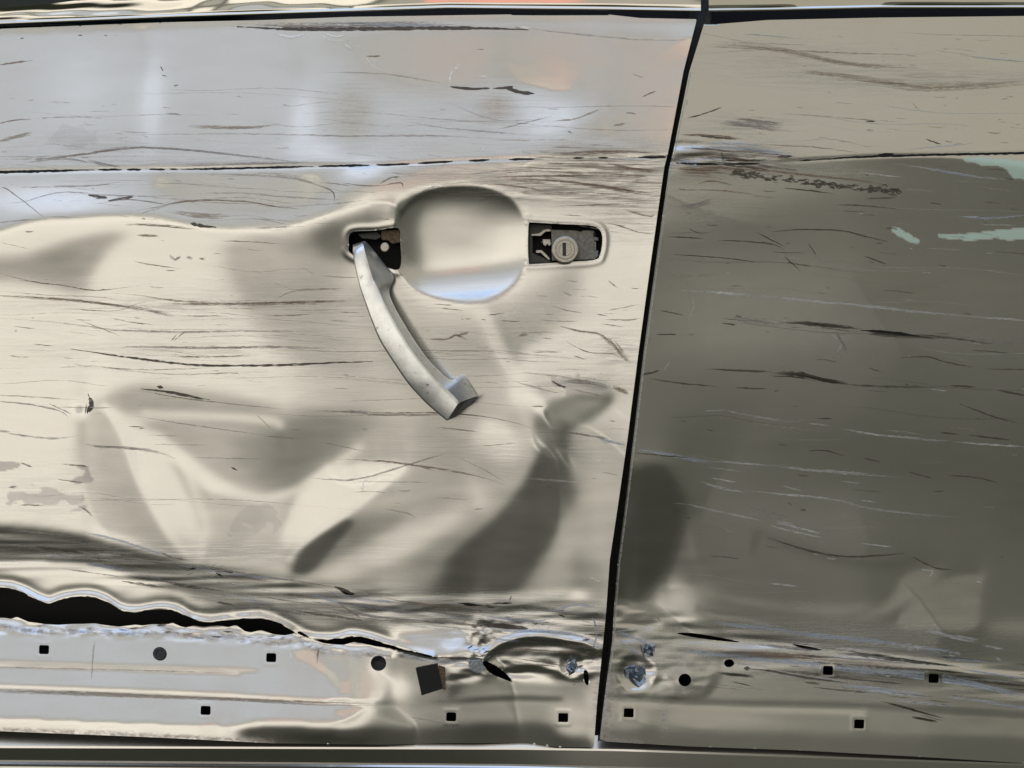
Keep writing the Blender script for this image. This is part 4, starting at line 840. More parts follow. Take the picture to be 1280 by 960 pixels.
rs = [
 ('brown', 1.2, (890, 66), (960, 62), (1060, 66), (1160, 68)), ('white', 1.6, (930, 42), (960, 44), (1000, 48)), ('white', 1.6, (1200, 68), (1240, 73), (1290, 77)), ('tan', 8, (880, 55), (960, 60), (1060, 80), (1150, 85)), ('tan', 10, (1000, 90), (1080, 98), (1160, 108), (1290, 100)), ('brown', 2, (1060, 100), (1120, 104), (1180, 112)), ('brown', 1.2, (900, 52), (1010, 56)), ('dark', 1.2, (860, 147), (880, 142), (902, 134)), ('dark', 1.4, (1082, 151), (1094, 152)), ('tan', 2.5, (1082, 162), (1094, 163)), ('dark', 1.3, (1158, 174), (1176, 180)), ('white', 1.6, (1130, 187), (1180, 182), (1216, 179)), ('grey', 1.3, (1250, 124), (1262, 123)), ('brown', 1.2, (960, 140), (1130, 153)), ('dark', 1, (888, 4), (950, 14)), ('grey', 1.6, (1140, 128), (1150, 138)),
 ('grey', 8, (900, 152), (930, 155), (990, 164)), ('grey', 5, (920, 148), (980, 155)), ('brown', 3, (852, 168), (900, 170), (940, 176)), ('dark', 1.6, (876, 170), (920, 174)), ('white', 4, (870, 180), (910, 178), (960, 184)), ('blue', 6, (880, 184), (930, 186), (990, 194)), ('white', 2, (890, 192), (950, 194)), ('brown', 1.4, (940, 180), (1020, 184), (1080, 192)), ('dark', 2.4, (902, 190), (904, 202)), ('grey', 4, (850, 192), (900, 194), (950, 198)),
 ('brown', 3.6, (842, 206), (900, 210), (960, 214), (1020, 220), (1080, 226), (1120, 234)), ('dark', 2, (900, 205), (960, 212)), ('brown', 1.6, (846, 216), (900, 216), (930, 220)), ('brown', 5, (846, 210), (900, 212)), ('brown', 1.4, (835, 238), (900, 238), (960, 246)), ('dark', 1.5, (980, 235), (1010, 238), (1042, 242)), ('dark', 1.4, (1046, 256), (1080, 257), (1120, 261)), ('grey', 8, (848, 258), (870, 256), (890, 250)), ('brown', 3, (868, 232), (890, 226), (920, 232)), ('brown', 1.4, (940, 245), (970, 247)), ('white', 1.2, (1070, 215), (1130, 222)), ('white', 2.4, (1110, 203), (1180, 214), (1230, 222), (1290, 226)), ('blue', 4, (1160, 210), (1200, 218), (1230, 222)), ('dark', 1.5, (964, 290), (1000, 287), (1050, 288), (1080, 295), (1110, 302)), ('dark', 1.3, (1082, 248), (1120, 247)), ('grey', 1.3, (1160, 262), (1176, 263)), ('grey', 2, (1210, 232), (1280, 242)),
 ('blue', 3, (1196, 271), (1240, 272), (1290, 267)), ('dark', 1.4, (835, 296), (880, 298)), ('dark', 1.2, (860, 286), (876, 292)), ('dark', 1.3, (898, 300), (960, 304), (980, 312)), ('dark', 1.2, (945, 290), (980, 308)), ('dark', 1.4, (842, 318), (900, 322), (950, 328)), ('dark', 1.1, (980, 320), (1000, 338)), ('dark', 1.2, (1080, 320), (1108, 330)), ('grey', 3, (1098, 314), (1130, 318)), ('grey', 2, (850, 342), (856, 345), (900, 343)), ('dark', 1, (1010, 304), (1020, 318)),
 ('white', 2.8, (836, 362), (900, 366), (960, 371), (1030, 378), (1080, 382)), ('white', 5, (1030, 377), (1090, 384), (1160, 391), (1220, 396)), ('white', 2, (1200, 395), (1290, 401)), ('grey', 7, (916, 397), (950, 402), (980, 405)), ('olive', 7, (976, 402), (1020, 406), (1078, 412)), ('olive', 9, (1078, 413), (1120, 418), (1180, 423)), ('black', 2.6, (1076, 413), (1110, 415), (1150, 420)), ('dark', 1.8, (1150, 418), (1200, 424), (1240, 430)), ('grey', 8, (1190, 421), (1230, 425), (1290, 430)), ('dark', 5, (920, 394), (927, 397)), ('white', 4, (1040, 418), (1052, 428), (1046, 440)), ('grey', 2, (1040, 448), (1056, 446)), ('grey', 8, (1046, 416), (1060, 440)),
 ('olive', 2.4, (882, 461), (920, 463), (966, 465)), ('olive', 11, (962, 466), (1000, 468), (1030, 475), (1060, 480)), ('olive', 2.6, (1050, 480), (1100, 483), (1176, 484)), ('dark', 1.8, (1188, 482), (1220, 484)), ('dark', 2.2, (1248, 488), (1290, 496)), ('dark', 2.6, (800, 468), (815, 466), (824, 463)), ('dark', 1.4, (812, 473), (850, 479), (896, 483)), ('dark', 1.6, (920, 485), (958, 486)), ('dark', 2.4, (968, 489), (974, 488)), ('white', 1.6, (866, 370), (866, 385), (856, 408)), ('white', 1.6, (840, 448), (828, 466)), ('dark', 1.4, (826, 388), (854, 394)), ('dark', 1.6, (902, 404), (920, 406)), ('dark', 1.6, (820, 418), (848, 418)), ('dark', 1.3, (1126, 447), (1160, 446), (1180, 452), (1216, 459)), ('dark', 1.2, (1232, 461), (1290, 462)),
 ('white', 2.2, (888, 508), (930, 518), (980, 526), (1000, 527)), ('white', 1.6, (1010, 529), (1036, 532)), ('grey', 2, (930, 528), (1036, 540)), ('white', 2, (1048, 535), (1100, 544), (1160, 548)), ('white', 3, (1100, 544), (1160, 550), (1190, 551)), ('white', 2, (1190, 552), (1240, 556), (1290, 559)), ('dark', 1.8, (1176, 541), (1198, 543)), ('dark', 2, (1212, 544), (1262, 550)), ('dark', 1.6, (1200, 505), (1240, 520), (1270, 528)), ('dark', 1.3, (1010, 564), (1030, 563), (1056, 570)), ('dark', 1.3, (1080, 573), (1100, 577)), ('dark', 1.3, (1136, 590), (1165, 598)), ('dark', 1.6, (1186, 594), (1220, 597), (1246, 603)), ('dark', 1.4, (1020, 523), (1040, 523)),
 ('blue', 5, (788, 560), (830, 566), (870, 575), (900, 580)), ('white', 2, (880, 576), (940, 580), (960, 582)), ('white', 4, (958, 581), (1020, 588), (1080, 593), (1130, 597)), ('dark', 1.2, (792, 566), (860, 572)), ('white', 1.6, (886, 597), (922, 603)), ('white', 3, (876, 603), (900, 610), (935, 616)), ('white', 1.4, (976, 607), (1004, 614)), ('white', 2.2, (930, 613), (980, 618), (1040, 624), (1090, 636), (1150, 643), (1206, 647)), ('white', 1.2, (1050, 601), (1076, 604)), ('white', 2.2, (840, 629), (862, 631), (900, 640), (940, 648), (960, 654)), ('white', 3.4, (962, 656), (980, 662), (1030, 672)), ('white', 5, (968, 652), (984, 654), (1000, 660)), ('white', 2, (980, 656), (1032, 668)), ('grey', 4, (936, 634), (990, 648)), ('dark', 3.6, (986, 628), (989, 631)), ('dark', 5, (1001, 637), (1008, 638)), ('white', 1.2, (1076, 625), (1096, 628)), ('white', 1.2, (1072, 679), (1118, 684)), ('white', 3, (1014, 690), (1024, 694)), ('white', 3, (1032, 698), (1046, 699)), ('dark', 2, (960, 672), (1010, 688), (1060, 696), (1130, 692)), ('dark', 1.6, (1140, 696), (1170, 710), (1190, 712)), ('white', 3, (1150, 712), (1166, 714), (1160, 722)), ('white', 2, (960, 729), (998, 733)), ('white', 2, (1218, 727), (1228, 728)), ('grey', 1.6, (970, 749), (1030, 756)), ('white', 3.4, (1150, 786), (1190, 796), (1226, 804)), ('white', 5, (1190, 794), (1224, 800)), ('white', 2.4, (1226, 806), (1256, 812)), ('white', 2.4, (1244, 822), (1252, 826)),
 ('blue', 5, (884, 777), (920, 781), (980, 788), (1020, 794)), ('blue', 8, (980, 790), (1040, 797), (1100, 802), (1130, 806)), ('white', 3, (1100, 803), (1140, 808), (1190, 814)), ('blue', 5, (1130, 806), (1170, 812), (1200, 816)), ('blue', 9, (850, 814), (940, 824), (1000, 828), (1060, 834)), ('blue', 12, (1010, 832), (1080, 838), (1160, 846), (1220, 856)), ('blue', 9, (1180, 850), (1230, 858), (1290, 872)), ('white', 3, (1080, 836), (1150, 840), (1200, 846)), ('blue', 6, (1046, 856), (1100, 862), (1168, 870)), ('white', 3, (1050, 857), (1110, 861)), ('brown', 7, (930, 816), (1000, 820), (1060, 826)), ('tan', 4, (1000, 822), (1060, 828), (1120, 830)), ('dark', 2.4, (930, 836), (960, 838), (1000, 846), (1060, 854)), ('olive', 4, (1100, 876), (1150, 890), (1180, 898)), ('olive', 3, (1140, 896), (1172, 902)), ('dark', 1.4, (916, 852), (940, 858)), ('blue', 3, (1200, 836), (1290, 850)), ('white', 1.4, (980, 800), (1100, 816)), ('dark', 5, (930, 835), (938, 836)), ('olive', 6, (1040, 815), (1120, 824), (1200, 834)),
 ('blue', 5, (770, 790), (800, 800), (812, 808)), ('blue', 8, (806, 800), (812, 812), (808, 818)), ('white', 3, (802, 808), (808, 820), (816, 812)), ('dark', 2, (800, 806), (806, 824)), ('blue', 4, (775, 800), (790, 812), (800, 818)), ('dark', 2, (822, 772), (826, 778)), ('white', 2, (765, 790), (800, 786)),
]
for k, wd, *pts in rs: MR.stroke(pts, wd, k, cover=.95 if k in ('dark', 'black', 'white', 'blue') else .8)
def scribble(mk, kind, n, p0, p1, wd):
    for i in range(n):
        t = rng.random(); x = p0[0] + (p1[0] - p0[0]) * t; y = p0[1] + (p1[1] - p0[1]) * t + rng.gauss(0, 2)
        a = rng.uniform(0, 6.28); r = rng.uniform(2, 5)
        mk.stroke([(x - r, y), (x, y + r * .5 * math.sin(a)), (x + r, y + rng.uniform(-2, 2))], wd, kind, cover=.85)
scribble(MR, 'dark', 90, (918, 216), (1030, 230), 1.3); scribble(MR, 'dark', 80, (1020, 229), (1124, 240), 1.4)
scribble(MR, 'white', 40, (1060, 836), (1120, 842), 1.0); scribble(MR, 'white', 40, (1090, 804), (1200, 816), 1.3); scribble(MR, 'blue', 30, (850, 200), (870, 205), 1.5)




for _ in range(240):
    x, y = rng.uniform(815, 1290), rng.choice([rng.uniform(40, 190), rng.uniform(205, 330), rng.uniform(330, 700), rng.uniform(200, 560)])
    if x < np.interp(y, [p[1] for p in GAP_R], [p[0] for p in GAP_R]) + 8: continue
    ln = rng.choice([4, 8, 14, 22, 45]) * rng.uniform(.6, 1.3); sl = rng.gauss(.09, .06)
    MR.stroke([(x, y), (x + ln / 2, y + sl * ln / 2 + rng.uniform(-1, 1)), (x + ln, y + sl * ln)], rng.choice([.8, 1, 1.3]), rng.choice(['dark', 'dark', 'grey', 'white', 'tan'] if y > 200 else ['grey', 'tan', 'brown']), cover=rng.uniform(.3, .7))
for _ in range(100):
    x = rng.uniform(840, 1280); y = np.interp(x, [830, 1280], [785, 820]) + rng.uniform(0, 70); ln = rng.uniform(20, 110)
    MR.stroke([(x, y), (x + ln, y + ln * .1)], rng.choice([.8, 1.2, 2, 3]), rng.choice(['olive', 'dark', 'blue', 'white', 'grey']), cover=rng.uniform(.2, .6))
for k in range(0, len(GAP_R) - 1):  # rear door edge highlight, painted as a pale line along the gap
    (xa, ya), (xb, yb) = GAP_R[k], GAP_R[k + 1]
    if ya < 30: continue
    MR.raw([(xa + 2.4, ya), ((xa + xb) / 2 + 2.4, (ya + yb) / 2), (xb + 2.4, yb)], 1.7, 'white', .75, .5, .3, False, .2)
for _ in range(40):         # chipped edge along the door gap
    y = rng.uniform(60, 900); x = np.interp(y, [p[1] for p in GAP_R], [p[0] for p in GAP_R]) + rng.uniform(1, 6)
    MR.stroke([(x, y), (x - .4, y + rng.uniform(2, 8))], rng.uniform(.8, 2), rng.choice(['white', 'dark', 'brown', 'blue']), cover=.8)
    y = rng.uniform(60, 900); x = np.interp(y, [p[1] for p in GAP_L], [p[0] for p in GAP_L]) - rng.uniform(1, 5)
    MF.stroke([(x, y), (x - .4, y + rng.uniform(2, 7))], rng.uniform(.8, 2), rng.choice(['dark', 'brown', 'dark', 'white']), cover=.7)
# stamped numbers on the flanges (worn, only their raised dashes read)
for mk, x0, y0, n, k in ((MF, 161, 884, 3, 'white'), (MF, 178, 884, 5, 'white'), (MR, 1130, 911, 6, 'white')):
    for i in range(n):
        x = x0 + i * 3.4; mk.stroke([(x, y0 - 2.6), (x + .4, y0 + 2.6)], 1.2, k, cover=.7, jit=0); mk.stroke([(x, y0 + rng.choice([-2.4, 0, 2.4])), (x + 2.2, y0)], .9, k, cover=.6, jit=0)

def field(): return np.zeros(UU.shape)
dF, sF, rF = field(), field(), field()
for c, r, a in (((760, 205), (90, 26), .9), ((690, 235), (110, 16), .8), ((790, 250), (50, 40), .5), ((440, 140), (26, 36), .25), ((622, 132), (22, 18), .25), ((560, 220), (60, 10), .4), ((300, 206), (200, 6), .4), ((100, 180), (60, 12), .3), ((770, 440), (26, 20), .4), ((730, 480), (60, 10), .4), ((300, 380), (240, 8), .25), ((250, 440), (220, 10), .15)): spot(dF, c, r, 1.0, a)  # the two faint belt spots are painted reddish reflections
for c, r, a in (((400, 440), (500, 60), .2), ((300, 380), (400, 40), .15), ((200, 200), (300, 30), .3), ((600, 150), (120, 60), .3), ((60, 620), (80, 40), .3), ((480, 760), (260, 26), .7), ((150, 690), (260, 16), .7), ((680, 800), (120, 30), .8), ((640, 560), (150, 30), .3)): spot(sF, c, r, 1.0, a)
tl = dist_line(up(TEAR_LO, -11)); rF = np.maximum(rF, .9 * np.exp(-(tl / 4) ** 2) * (UU < 490))
d = dist_line([(-90, 909), (0, 912), (200, 920), (340, 927)]); rF = np.maximum(rF, .8 * np.exp(-(d / 3) ** 2))
spot(rF, (488, 296), (14, 10), 1, .9); spot(rF, (499, 325), (10, 12), 1, .5); spot(rF, (556, 850), (6, 24), 1, .8); spot(rF, (748, 870), (5, 50), 1, .6)
for op in (OPEN_L, OPEN_R): rF = np.maximum(rF, .3 * np.exp(-(dist_line(op + [op[0]]) / 2.0) ** 2))
dF = np.maximum(dF, .2 * np.exp(-((rr - 1.03) / .03) ** 2))
dR, sR, rR = field(), field(), field()
for c, r, a in (((829, 900), (5, 22), .6), ((117, 826), (4, 24), .0), ((890, 205), (80, 14), 1), ((960, 216), (120, 12), .6), ((1160, 100), (150, 14), .5), ((1000, 75), (120, 20), .25), ((930, 156), (50, 12), .6), ((870, 260), (40, 20), .5), ((1000, 822), (130, 8), .7)): spot(dR, c, r, 1.0, a)
for c, r, a in (((920, 185), (70, 14), .8), ((1050, 810), (260, 40), .7), ((1100, 420), (260, 30), .3), ((1000, 650), (200, 30), .3), ((800, 810), (40, 30), .7)): spot(sR, c, r, 1.0, a)
d = dist_line([(762, 850), (756, 890), (752, 925)]); rR = np.maximum(rR, .9 * np.exp(-((d - 4) / 6) ** 2)); spot(rR, (857, 838), (26, 24), 1, .45)
d = dist_line([(752, 925), (800, 930)]); rR = np.maximum(rR, .6 * np.exp(-(d / 4) ** 2))

pF, pR, mR = field(), field(), field()
patchmap(pF, [(0, 577), (20, 576), (30, 580), (20, 585), (0, 584)], .8)
patchmap(pF, [(88, 588), (100, 582), (113, 586), (110, 595), (100, 597)], .8)
patchmap(pF, [(8, 620), (20, 615), (60, 614), (90, 618), (104, 614), (104, 628), (70, 630), (30, 628)], .55)
patchmap(pF, [(300, 640), (315, 628), (335, 630), (345, 655), (310, 662), (285, 660)], .25)
patchmap(pF, [(60, 170), (90, 158), (118, 170), (112, 186), (70, 184)], .3)
patchmap(pF, [(688, 476), (720, 474), (755, 480), (764, 486), (740, 488), (706, 484)], .5)
patchmap(mR, [(1198, 198), (1240, 198), (1290, 204), (1290, 222), (1262, 219), (1255, 210), (1225, 204)], .9, 2.5, 0, .22)  # sky reflections in the clear coat, painted pale green
patchmap(mR, [(1160, 289), (1185, 293), (1230, 290), (1290, 282), (1290, 295), (1240, 299), (1190, 299)], .9, 2.5, 0, .22)
patchmap(mR, [(1112, 284), (1124, 286), (1140, 295), (1153, 303), (1140, 304), (1124, 298)], .9, 2.5, 0, .22)
patchmap(pR, [(770, 800), (800, 790), (818, 800), (814, 822), (790, 815)], .5)
front = sheet('front_door', HF, front_outline, front_holes, car, MF, {'dirt': dF, 'scuff': sF, 'rust': rF, 'primer': pF, 'mint': field()})
rear = sheet('rear_door', HR, rear_outline, rear_holes, car, MR, {'dirt': dR, 'scuff': sR, 'rust': rR, 'primer': pR, 'mint': mR})
rear['label'] = 'rear door in shade, scraped, with pale green marks'
front['label'] = 'front door, deeply dented and torn along its lower edge'

# ------------------------------------------------------------------ what lies behind the sheets
def quad_strip(name, rows, material, parent, smooth=True, nseg=120):
    """rows: list of functions u -> (v, o); lofted along the car."""
    us = np.linspace(-300, 1560, nseg); v = []; f = []
    for u in us:
        for r in rows: v.append(P(u, *r(u)))
    v = []; n = 2 * (len(rows) - 1)
    for u in us:
        for r0, r1 in zip(rows[:-1], rows[1:]): v += [P(u, *r0(u)), P(u, *r1(u))]
    for i in range(nseg - 1):
        for k in range(0, n, 2):
            a = i * n + k; f.append((a, a + 1, a + n + 1, a + n))
    return mesh_obj(name, v, f, material, parent, smooth)
hm = float(HF.min()); 
back = min(hm, float(HR.min())) - 14
body = quad_strip('inner_structure', [lambda u: (-200, back), lambda u: (1100, back)], M['cavity'], car, nseg=12)
# lip of the opening that the loose handle end came out of, seen as a dark pillar in the door gap
GAP_L.append((GAP_L[-1][0] - 1, 960)); GAP_R.append((GAP_R[-1][0] - 1, 960))
v = []; f = []
for i, ((xl, yl), (xr, yr)) in enumerate(zip(GAP_L, GAP_R)):
    o0 = min(sample(HF, xl - 6, min(yl, 900)), sample(HR, xr + 6, min(yr, 900))) - 20
    v += [P(xl - 12, yl, o0), P(xl + (xr - xl) * .55, yl, o0), P(xl + (xr - xl) * .75, yr, o0 + 5), P(xr + 10, yr, o0 + 5)]
for i in range(len(GAP_L) - 1):
    for k in range(3): a = 4 * i + k; f.append((a, a + 4, a + 5, a + 1))
seal = mesh_obj('door_seal', v, f, M['seal'], car)

# bright window trim above each door: a polished strip with a lip, slightly wavy
def trim(name, edge, top, x0, x1, seed, HH):
    HB = blur(HH, 60); r = random.Random(seed); n = 200; rows = 16; v = []; f = []
    ph = [r.uniform(0, 6.28) for _ in range(8)]
    for i in range(n):
        u = x0 + (x1 - x0) * i / (n - 1)
        ve = float(np.interp(u, [p[0] for p in edge], [p[1] for p in edge])); vt = float(np.interp(u, [p[0] for p in top], [p[1] for p in top]))
        H0 = sample(HB, u, 40)
        prof = [(0, -8), (0, 1), (-.8, 2.4), (-2.2, 2.8), (-3.4, 2.2), (-4.6, .6)]
        for k in range(rows): prof.append((-5 - k * (ve - vt - 5) / (rows - 1), 1.0 + .016 * k * k))
        for k, (dv, o) in enumerate(prof):
            if k > 5: o += (max(.1, min(1, abs(u - 620) / 200 - .4)) + .8 * max(0, min(1, (480 - u) / 300))) * .30 * math.sin(u * .030 + ph[0] + k * .5) + (.12 * math.sin(u * .071 + ph[1] - k * .8) + .3 * math.sin(u * .011 + ph[2] + k * .6)) * max(.1, min(1, abs(u - 620) / 200 - .4))
            v.append(P(u, ve + dv, H0 + o))
    m = rows + 6
    for i in range(n - 1):
        for k in range(m - 1): a = i * m + k; f.append((a, a + m, a + m + 1, a + 1))
    return mesh_obj(name, v, f, M['chrome'], car)
trim('window_trim', [(-300, 48), (0, 31), (220, 22), (440, 15), (560, 11), (760, 13), (880, 15)], [(-300, 30), (0, 10), (60, 5), (100, 0), (200, -10), (500, -40), (880, -60)], -300, 876, 3, HF)
trim('window_trim', [(884, 15), (960, 14), (1100, 11), (1280, 11), (1560, 14)], [(884, -60), (1560, -60)], 886, 1560, 4, HR)
hg = sample(HF, 60, 0) - 6
mesh_obj('window_glass', [P(-300, 60, hg), P(300, 20, hg), P(300, -120, hg), P(-300, -120, hg)], [(0, 1, 2, 3)], M['glass'], car)

# sill along the bottom: pressed steps
so = sample(HF, 640, 900)
e1 = lambda u: float(np.interp(u, [-300, 0, 640, 760, 1280, 1560], [908, 916, 926, 927, 944, 952]))
e2 = lambda u: float(np.interp(u, [-300, 0, 640, 780, 1280, 1560], [930, 934, 936, 938, 956, 962]))
e3 = lambda u: float(np.interp(u, [-300, 0, 640, 1280, 1560], [948, 952, 957, 972, 980]))
_su = [-200, 0, 200, 400, 600, 730, 800, 1000, 1280, 1420]
_so = [sample(HF if u < 760 else HR, u, 905 if u < 760 else 925) - 9 for u in _su]
_so = np.convolve(np.pad(_so, 1, mode='edge'), [.25, .5, .25], 'valid')
print('sill depth', np.round(_so, 1))
so_ = lambda u: float(np.interp(u, _su, _so))
rt = lambda u: 4.6 * max(0, min(1, (u - 420) / 300))
w1 = lambda u: e2(u) - e1(u)
sill = quad_strip('sill', [lambda u: (e1(u) - 14, so_(u) - 3 - .52 * (w1(u) + 8) - 12), lambda u: (e1(u) - 8, so_(u) - 3 - .52 * (w1(u) + 8)), lambda u: (e2(u) - 1.5, so_(u) - 3), lambda u: (e2(u) + 1, so_(u) - 2.4),
     lambda u: (e3(u) - 2, so_(u) - 6.2 + rt(u)), lambda u: (e3(u) + .5, so_(u) - 6 + rt(u)), lambda u: (e3(u) + 3, so_(u) - 4.2 + rt(u)), lambda u: (e3(u) + 6, so_(u) - 4.3 + rt(u)), lambda u: (e3(u) + 60, so_(u) + 5), lambda u: (1100, so_(u) - 13)], M['paint'], car, nseg=160)

# ------------------------------------------------------------------ loose handle, hanging by its front end
st = [  # left edge, ridge, right edge, out-distances (left, ridge, right)
 ((441, 306), (452, 303), (456, 301), 4, 8, 4), ((441, 315), (453.5, 306), (464, 309), 14, 24, 6), ((443.5, 332), (457, 322), (476, 324), 20, 31, 8), ((449, 356), (464, 347), (491, 344.5), 25, 36, 10),
 ((452, 366), (468, 355), (491.5, 352), 27, 38, 12), ((456.5, 379), (474, 366), (486.5, 362), 29, 40, 15), ((464, 400), (480, 379), (490, 377), 32, 43, 21), ((473, 422), (496, 409), (507, 408), 35, 46, 25), ((484, 441), (516, 441), (528, 440), 36, 47, 27), 
 ((507.5, 476), (538, 468), (547, 462), 35, 46, 25), ((522, 493), (550, 480), (563, 474.5), 33, 44, 21), ((537, 508), (560, 490), (579, 470.6), 31, 42, 13), ((558.5, 526), (573, 503.5), (596.5, 495), 29, 40, 11)]
hb = sample(HF, 470, 420)
HBL = blur(HF, 30)
def flat_st(q): return np.array([*q[0], *q[1], *q[2], q[3], q[4], q[5], max(float(sample(HBL, *q[1])), hb - 6)])
arr = [flat_st(q) for q in st]; fine_st = []
for i in range(len(arr) - 1):
    p0, p1, p2, p3 = arr[max(i - 1, 0)], arr[i], arr[i + 1], arr[min(i + 2, len(arr) - 1)]
    for k in range(5):
        t = k / 5; fine_st.append(0.5 * ((2 * p1) + (-p0 + p2) * t + (2 * p0 - 5 * p1 + 4 * p2 - p3) * t * t + (-p0 + 3 * p1 - 3 * p2 + p3) * t ** 3))
fine_st.append(arr[-1])
v = []; f = []
for lx, ly, rx, ry, qx, qy, a, b, c, h in fine_st:
    a = b - 1.5
    lerp = lambda t: (lx + (rx - lx) * t, ly + (ry - ly) * t)
    le2 = lambda t: (rx + (qx - rx) * t, ry + (qy - ry) * t)
    v += [P(*lerp(0), h + a - 3), P(*lerp(.07), h + a), P(*lerp(.5), h + (a + b) / 2 + 2.0), P(*lerp(.93), h + b), P(*le2(.06), h + b - .6), P(*le2(.5), h + (b + c) / 2 + 1.0), P(*le2(.95), h + c + .6), P(*le2(1), h + c - 2), P(*le2(.8), h + c - 7), P(*lerp(.2), h + a - 12)]
n = 10
m_ = len(fine_st)
for i in range(m_ - 1):
    for k in range(n): f.append((i * n + k, (i + 1) * n + k, (i + 1) * n + (k + 1) % n, i * n + (k + 1) % n))
f.append(tuple(range(n))); f.append(tuple(range((m_ - 1) * n, m_ * n))[::-1])
hd = mesh_obj('door_handle', v, f, M['handle'], front)
bh = [q[-1] for q in fine_st]
sh = hd.data.attributes.new('sharp_edge', 'BOOLEAN', 'EDGE')
for e in hd.data.edges:
    a, b = e.vertices
    if a % n == b % n and a % n in (1, 3, 4, 6, 7): sh.data[e.index].value = True
    if a // n == b // n and a // n in (0, m_ - 1): sh.data[e.index].value = True
hend = bh[-1]
prism('handle_end_cap', [(559, 525.5), (566, 514), (574, 505), (597, 496), (596, 499), (590, 503), (591, 505), (580, 512), (577, 513), (576, 515), (570, 521)], hend - 2, hend + 30, M['plastic'], front, .6)

# front pivot opening
hL = sample(HF, 470, 280)
prism('pivot_bracket', [(476, 288), (500, 287), (500, 303), (490, 305), (486, 301), (477, 300)], hL - 34, hL - 9, M['rusty'], front, 1)
prism('pivot_pin', ell((481, 309), 5.5, 6), hL - 10, hL - 3, M['zinc'], front, 1.2)
prism('pivot_clip', [(446, 292), (472, 289), (478, 296), (470, 300), (452, 298)], hL - 36, hL - 16, M['plastic'], front, 1)
prism('pivot_socket', [(430, 284), (504, 284), (504, 340), (430, 340)], hL - 60, hL - 40, M['cavity'], front)
# lock opening
hR = sample(HF, 710, 340)
prism('lock_housing', [(655, 274), (758, 274), (758, 334), (655, 334)], hR - 44, hR - 26, M['cavity'], front)
prism('lock_carrier', [(661, 279), (690, 281), (690, 286), (668, 294), (666, 294), (666, 316), (689, 326), (688, 329), (661, 329)], hR - 30, hR - 11, M['plastic'], front, .8)
prism('lock_plate', [(689, 287), (720, 288), (727, 290), (727, 288), (741, 288), (744, 290), (744, 296), (748, 297), (748, 301), (743, 301), (743, 313), (748, 313), (748, 320), (744, 324), (720, 325.5), (690, 326)], hR - 24, hR - 6, M['greyplastic'], front, .8)
prism('lock_plate_slot', [(741.6, 290.5), (744.4, 290.5), (744.4, 296), (741.6, 296)], hR - 12, hR - 5.6, M['cavity'], front)
prism('lock_plate_slot', [(742.6, 302), (745, 302), (745, 312.5), (742.6, 312.5)], hR - 12, hR - 5.4, M['greyplastic'], front)
prism('lock_spring', [(664, 292.6), (674, 291.6), (680, 287), (685, 286), (689, 287.4), (688, 289.4), (682, 289.6), (676, 295), (664, 294.8)], hR - 14, hR - 8, M['zinc'], front, .3)
prism('lock_spring', [(670, 313), (677, 312.6), (684, 319), (688, 324), (686, 325), (681, 321), (676, 316), (670, 316)], hR - 14, hR - 8, M['zinc'], front, .3)
prism('lock_lever', [(678, 299), (688, 299), (689, 306), (686, 307.5), (684, 305), (682, 308), (679, 306)], hR - 20, hR - 10, M['zinc'], front, .5)
lc = (706.5, 312)
hlc = sample(HF, *lc)
def lathe(name, c, o, rings, material, parent, bev=0):
    n = 48; vv_ = []; ff = []
    for r, d_ in rings:
        for k in range(n):
            t = 2 * math.pi * k / n; q = (c[0] + r * math.cos(t), c[1] + r * math.sin(t)); vv_.append(P(*q, (o(*q) if callable(o) else o) + d_))
    for i in range(len(rings) - 1):
        for k in range(n):
            a, b = i * n + k, i * n + (k + 1) % n; ff.append((a, b, b + n, a + n))
    ff.append(tuple(range((len(rings) - 1) * n, len(rings) * n)))
    ob = mesh_obj(name, vv_, ff, material, parent, smooth=False)
    return ob
lathe('lock_cylinder', lc, hR, [(17, -12), (17.2, 6), (16.6, 7.4), (15.6, 8), (12.6, 8), (12.2, 7.4), (11.8, 7.4), (11.4, 8.2), (8.2, 8.2), (8.0, 7.2), (7.6, 7.2), (7.4, 8)], M['zinc'], front)
prism('lock_key_slot', box_poly((705.5, 311.5), 2.3, 8.2), hR + 6, hR + 8.25, M['rubber'], front)
prism('lock_slot_edge', box_poly((708.2, 311.5), .55, 7.8), hR + 6, hR + 8.7, M['zinc'], front)

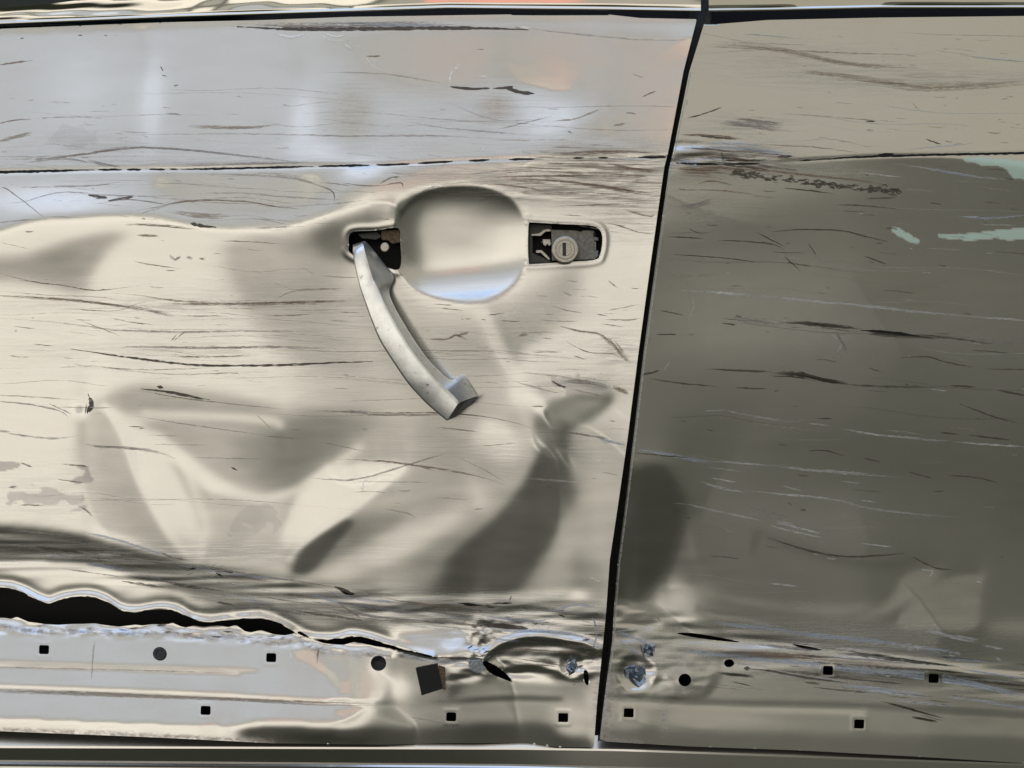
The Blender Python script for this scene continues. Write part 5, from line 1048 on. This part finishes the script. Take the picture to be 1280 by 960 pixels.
# plugs, pads, bolts on the flanges
def hcap(name, c, r, H, material, parent):
    o = plane(H, c)
    return lathe(name, c, o, [(r + 1.2, -1), (r + 1.2, 1.2), (r, 2.2), (r * .72, 2.0), (r * .62, .6), (r * .3, .4), (r * .25, 1.2), (r * .1, 1.2)], material, parent)
hcap('hole_plug', (199.5, 817), 7.2, HF, M['rubber'], front)
lathe('hole_grommet', (473, 829), plane(HF, (473, 829)), [(9.8, -2), (9.6, .8), (8.6, 1.6), (7.6, 1), (7.2, -8), (3, -9)], M['rubber'], front)
prism('foam_pad', [(519.5, 835), (546.5, 829.5), (553, 861), (527, 869.5)], -4, 3.2, M['foam'], front, .8, H=HF)
prism('tape_edge', [(548, 832), (556, 834), (557, 862), (553.5, 862)], -2, 1.6, M['rusty'], front, .4, H=HF)
def crushed(name, c, r, parent, H, seed, material):
    """A bolt head and the sheet round it beaten into sharp folds."""
    rg = random.Random(seed); pl = plane(H, c); vs = []; fs_ = []
    n = 9; ax = rg.uniform(0, 3); rings = [(1.0, -.12), (.82, .16), (.55, .10), (.30, .34)]
    for a, hgt in rings:
        for k in range(n):
            t = 2 * math.pi * (k + rg.uniform(-.3, .3)) / n; q = r * a * (1 + rg.uniform(-.28, .28))
            x, y = q * math.cos(t), q * math.sin(t) * .8; x, y = x * math.cos(ax) - y * math.sin(ax), x * math.sin(ax) + y * math.cos(ax)
            vs.append(P(c[0] + x, c[1] + y, pl(c[0] + x, c[1] + y) + r * hgt + rg.uniform(-.16, .16) * r))
    m = len(rings); vs.append(P(*c, pl(*c) + r * .12))
    for i in range(m - 1):
        for k in range(n):
            a, b = i * n + k, i * n + (k + 1) % n
            if rg.random() < .5: fs_ += [(a, b, b + n), (a, b + n, a + n)]
            else: fs_ += [(a, b, a + n), (b, b + n, a + n)]
    for k in range(n): fs_.append(((m - 1) * n + k, (m - 1) * n + (k + 1) % n, m * n))
    return mesh_obj(name, vs, fs_, material, parent, smooth=False)
crushed('crushed_bolt', (716, 832), 12, front, HF, 5, M['bare'])
crushed('crushed_bolt', (795, 843), 17, rear, HR, 8, M['bare'])
crushed('crushed_tab', (811, 813), 12, rear, HR, 12, M['bare'])
# bent flap of torn steel beside the foam pad
prism('torn_flap', [(585, 826), (602, 824), (606, 836), (598, 842), (588, 838)], -2, 5, M['bare'], front, .5, H=HF)
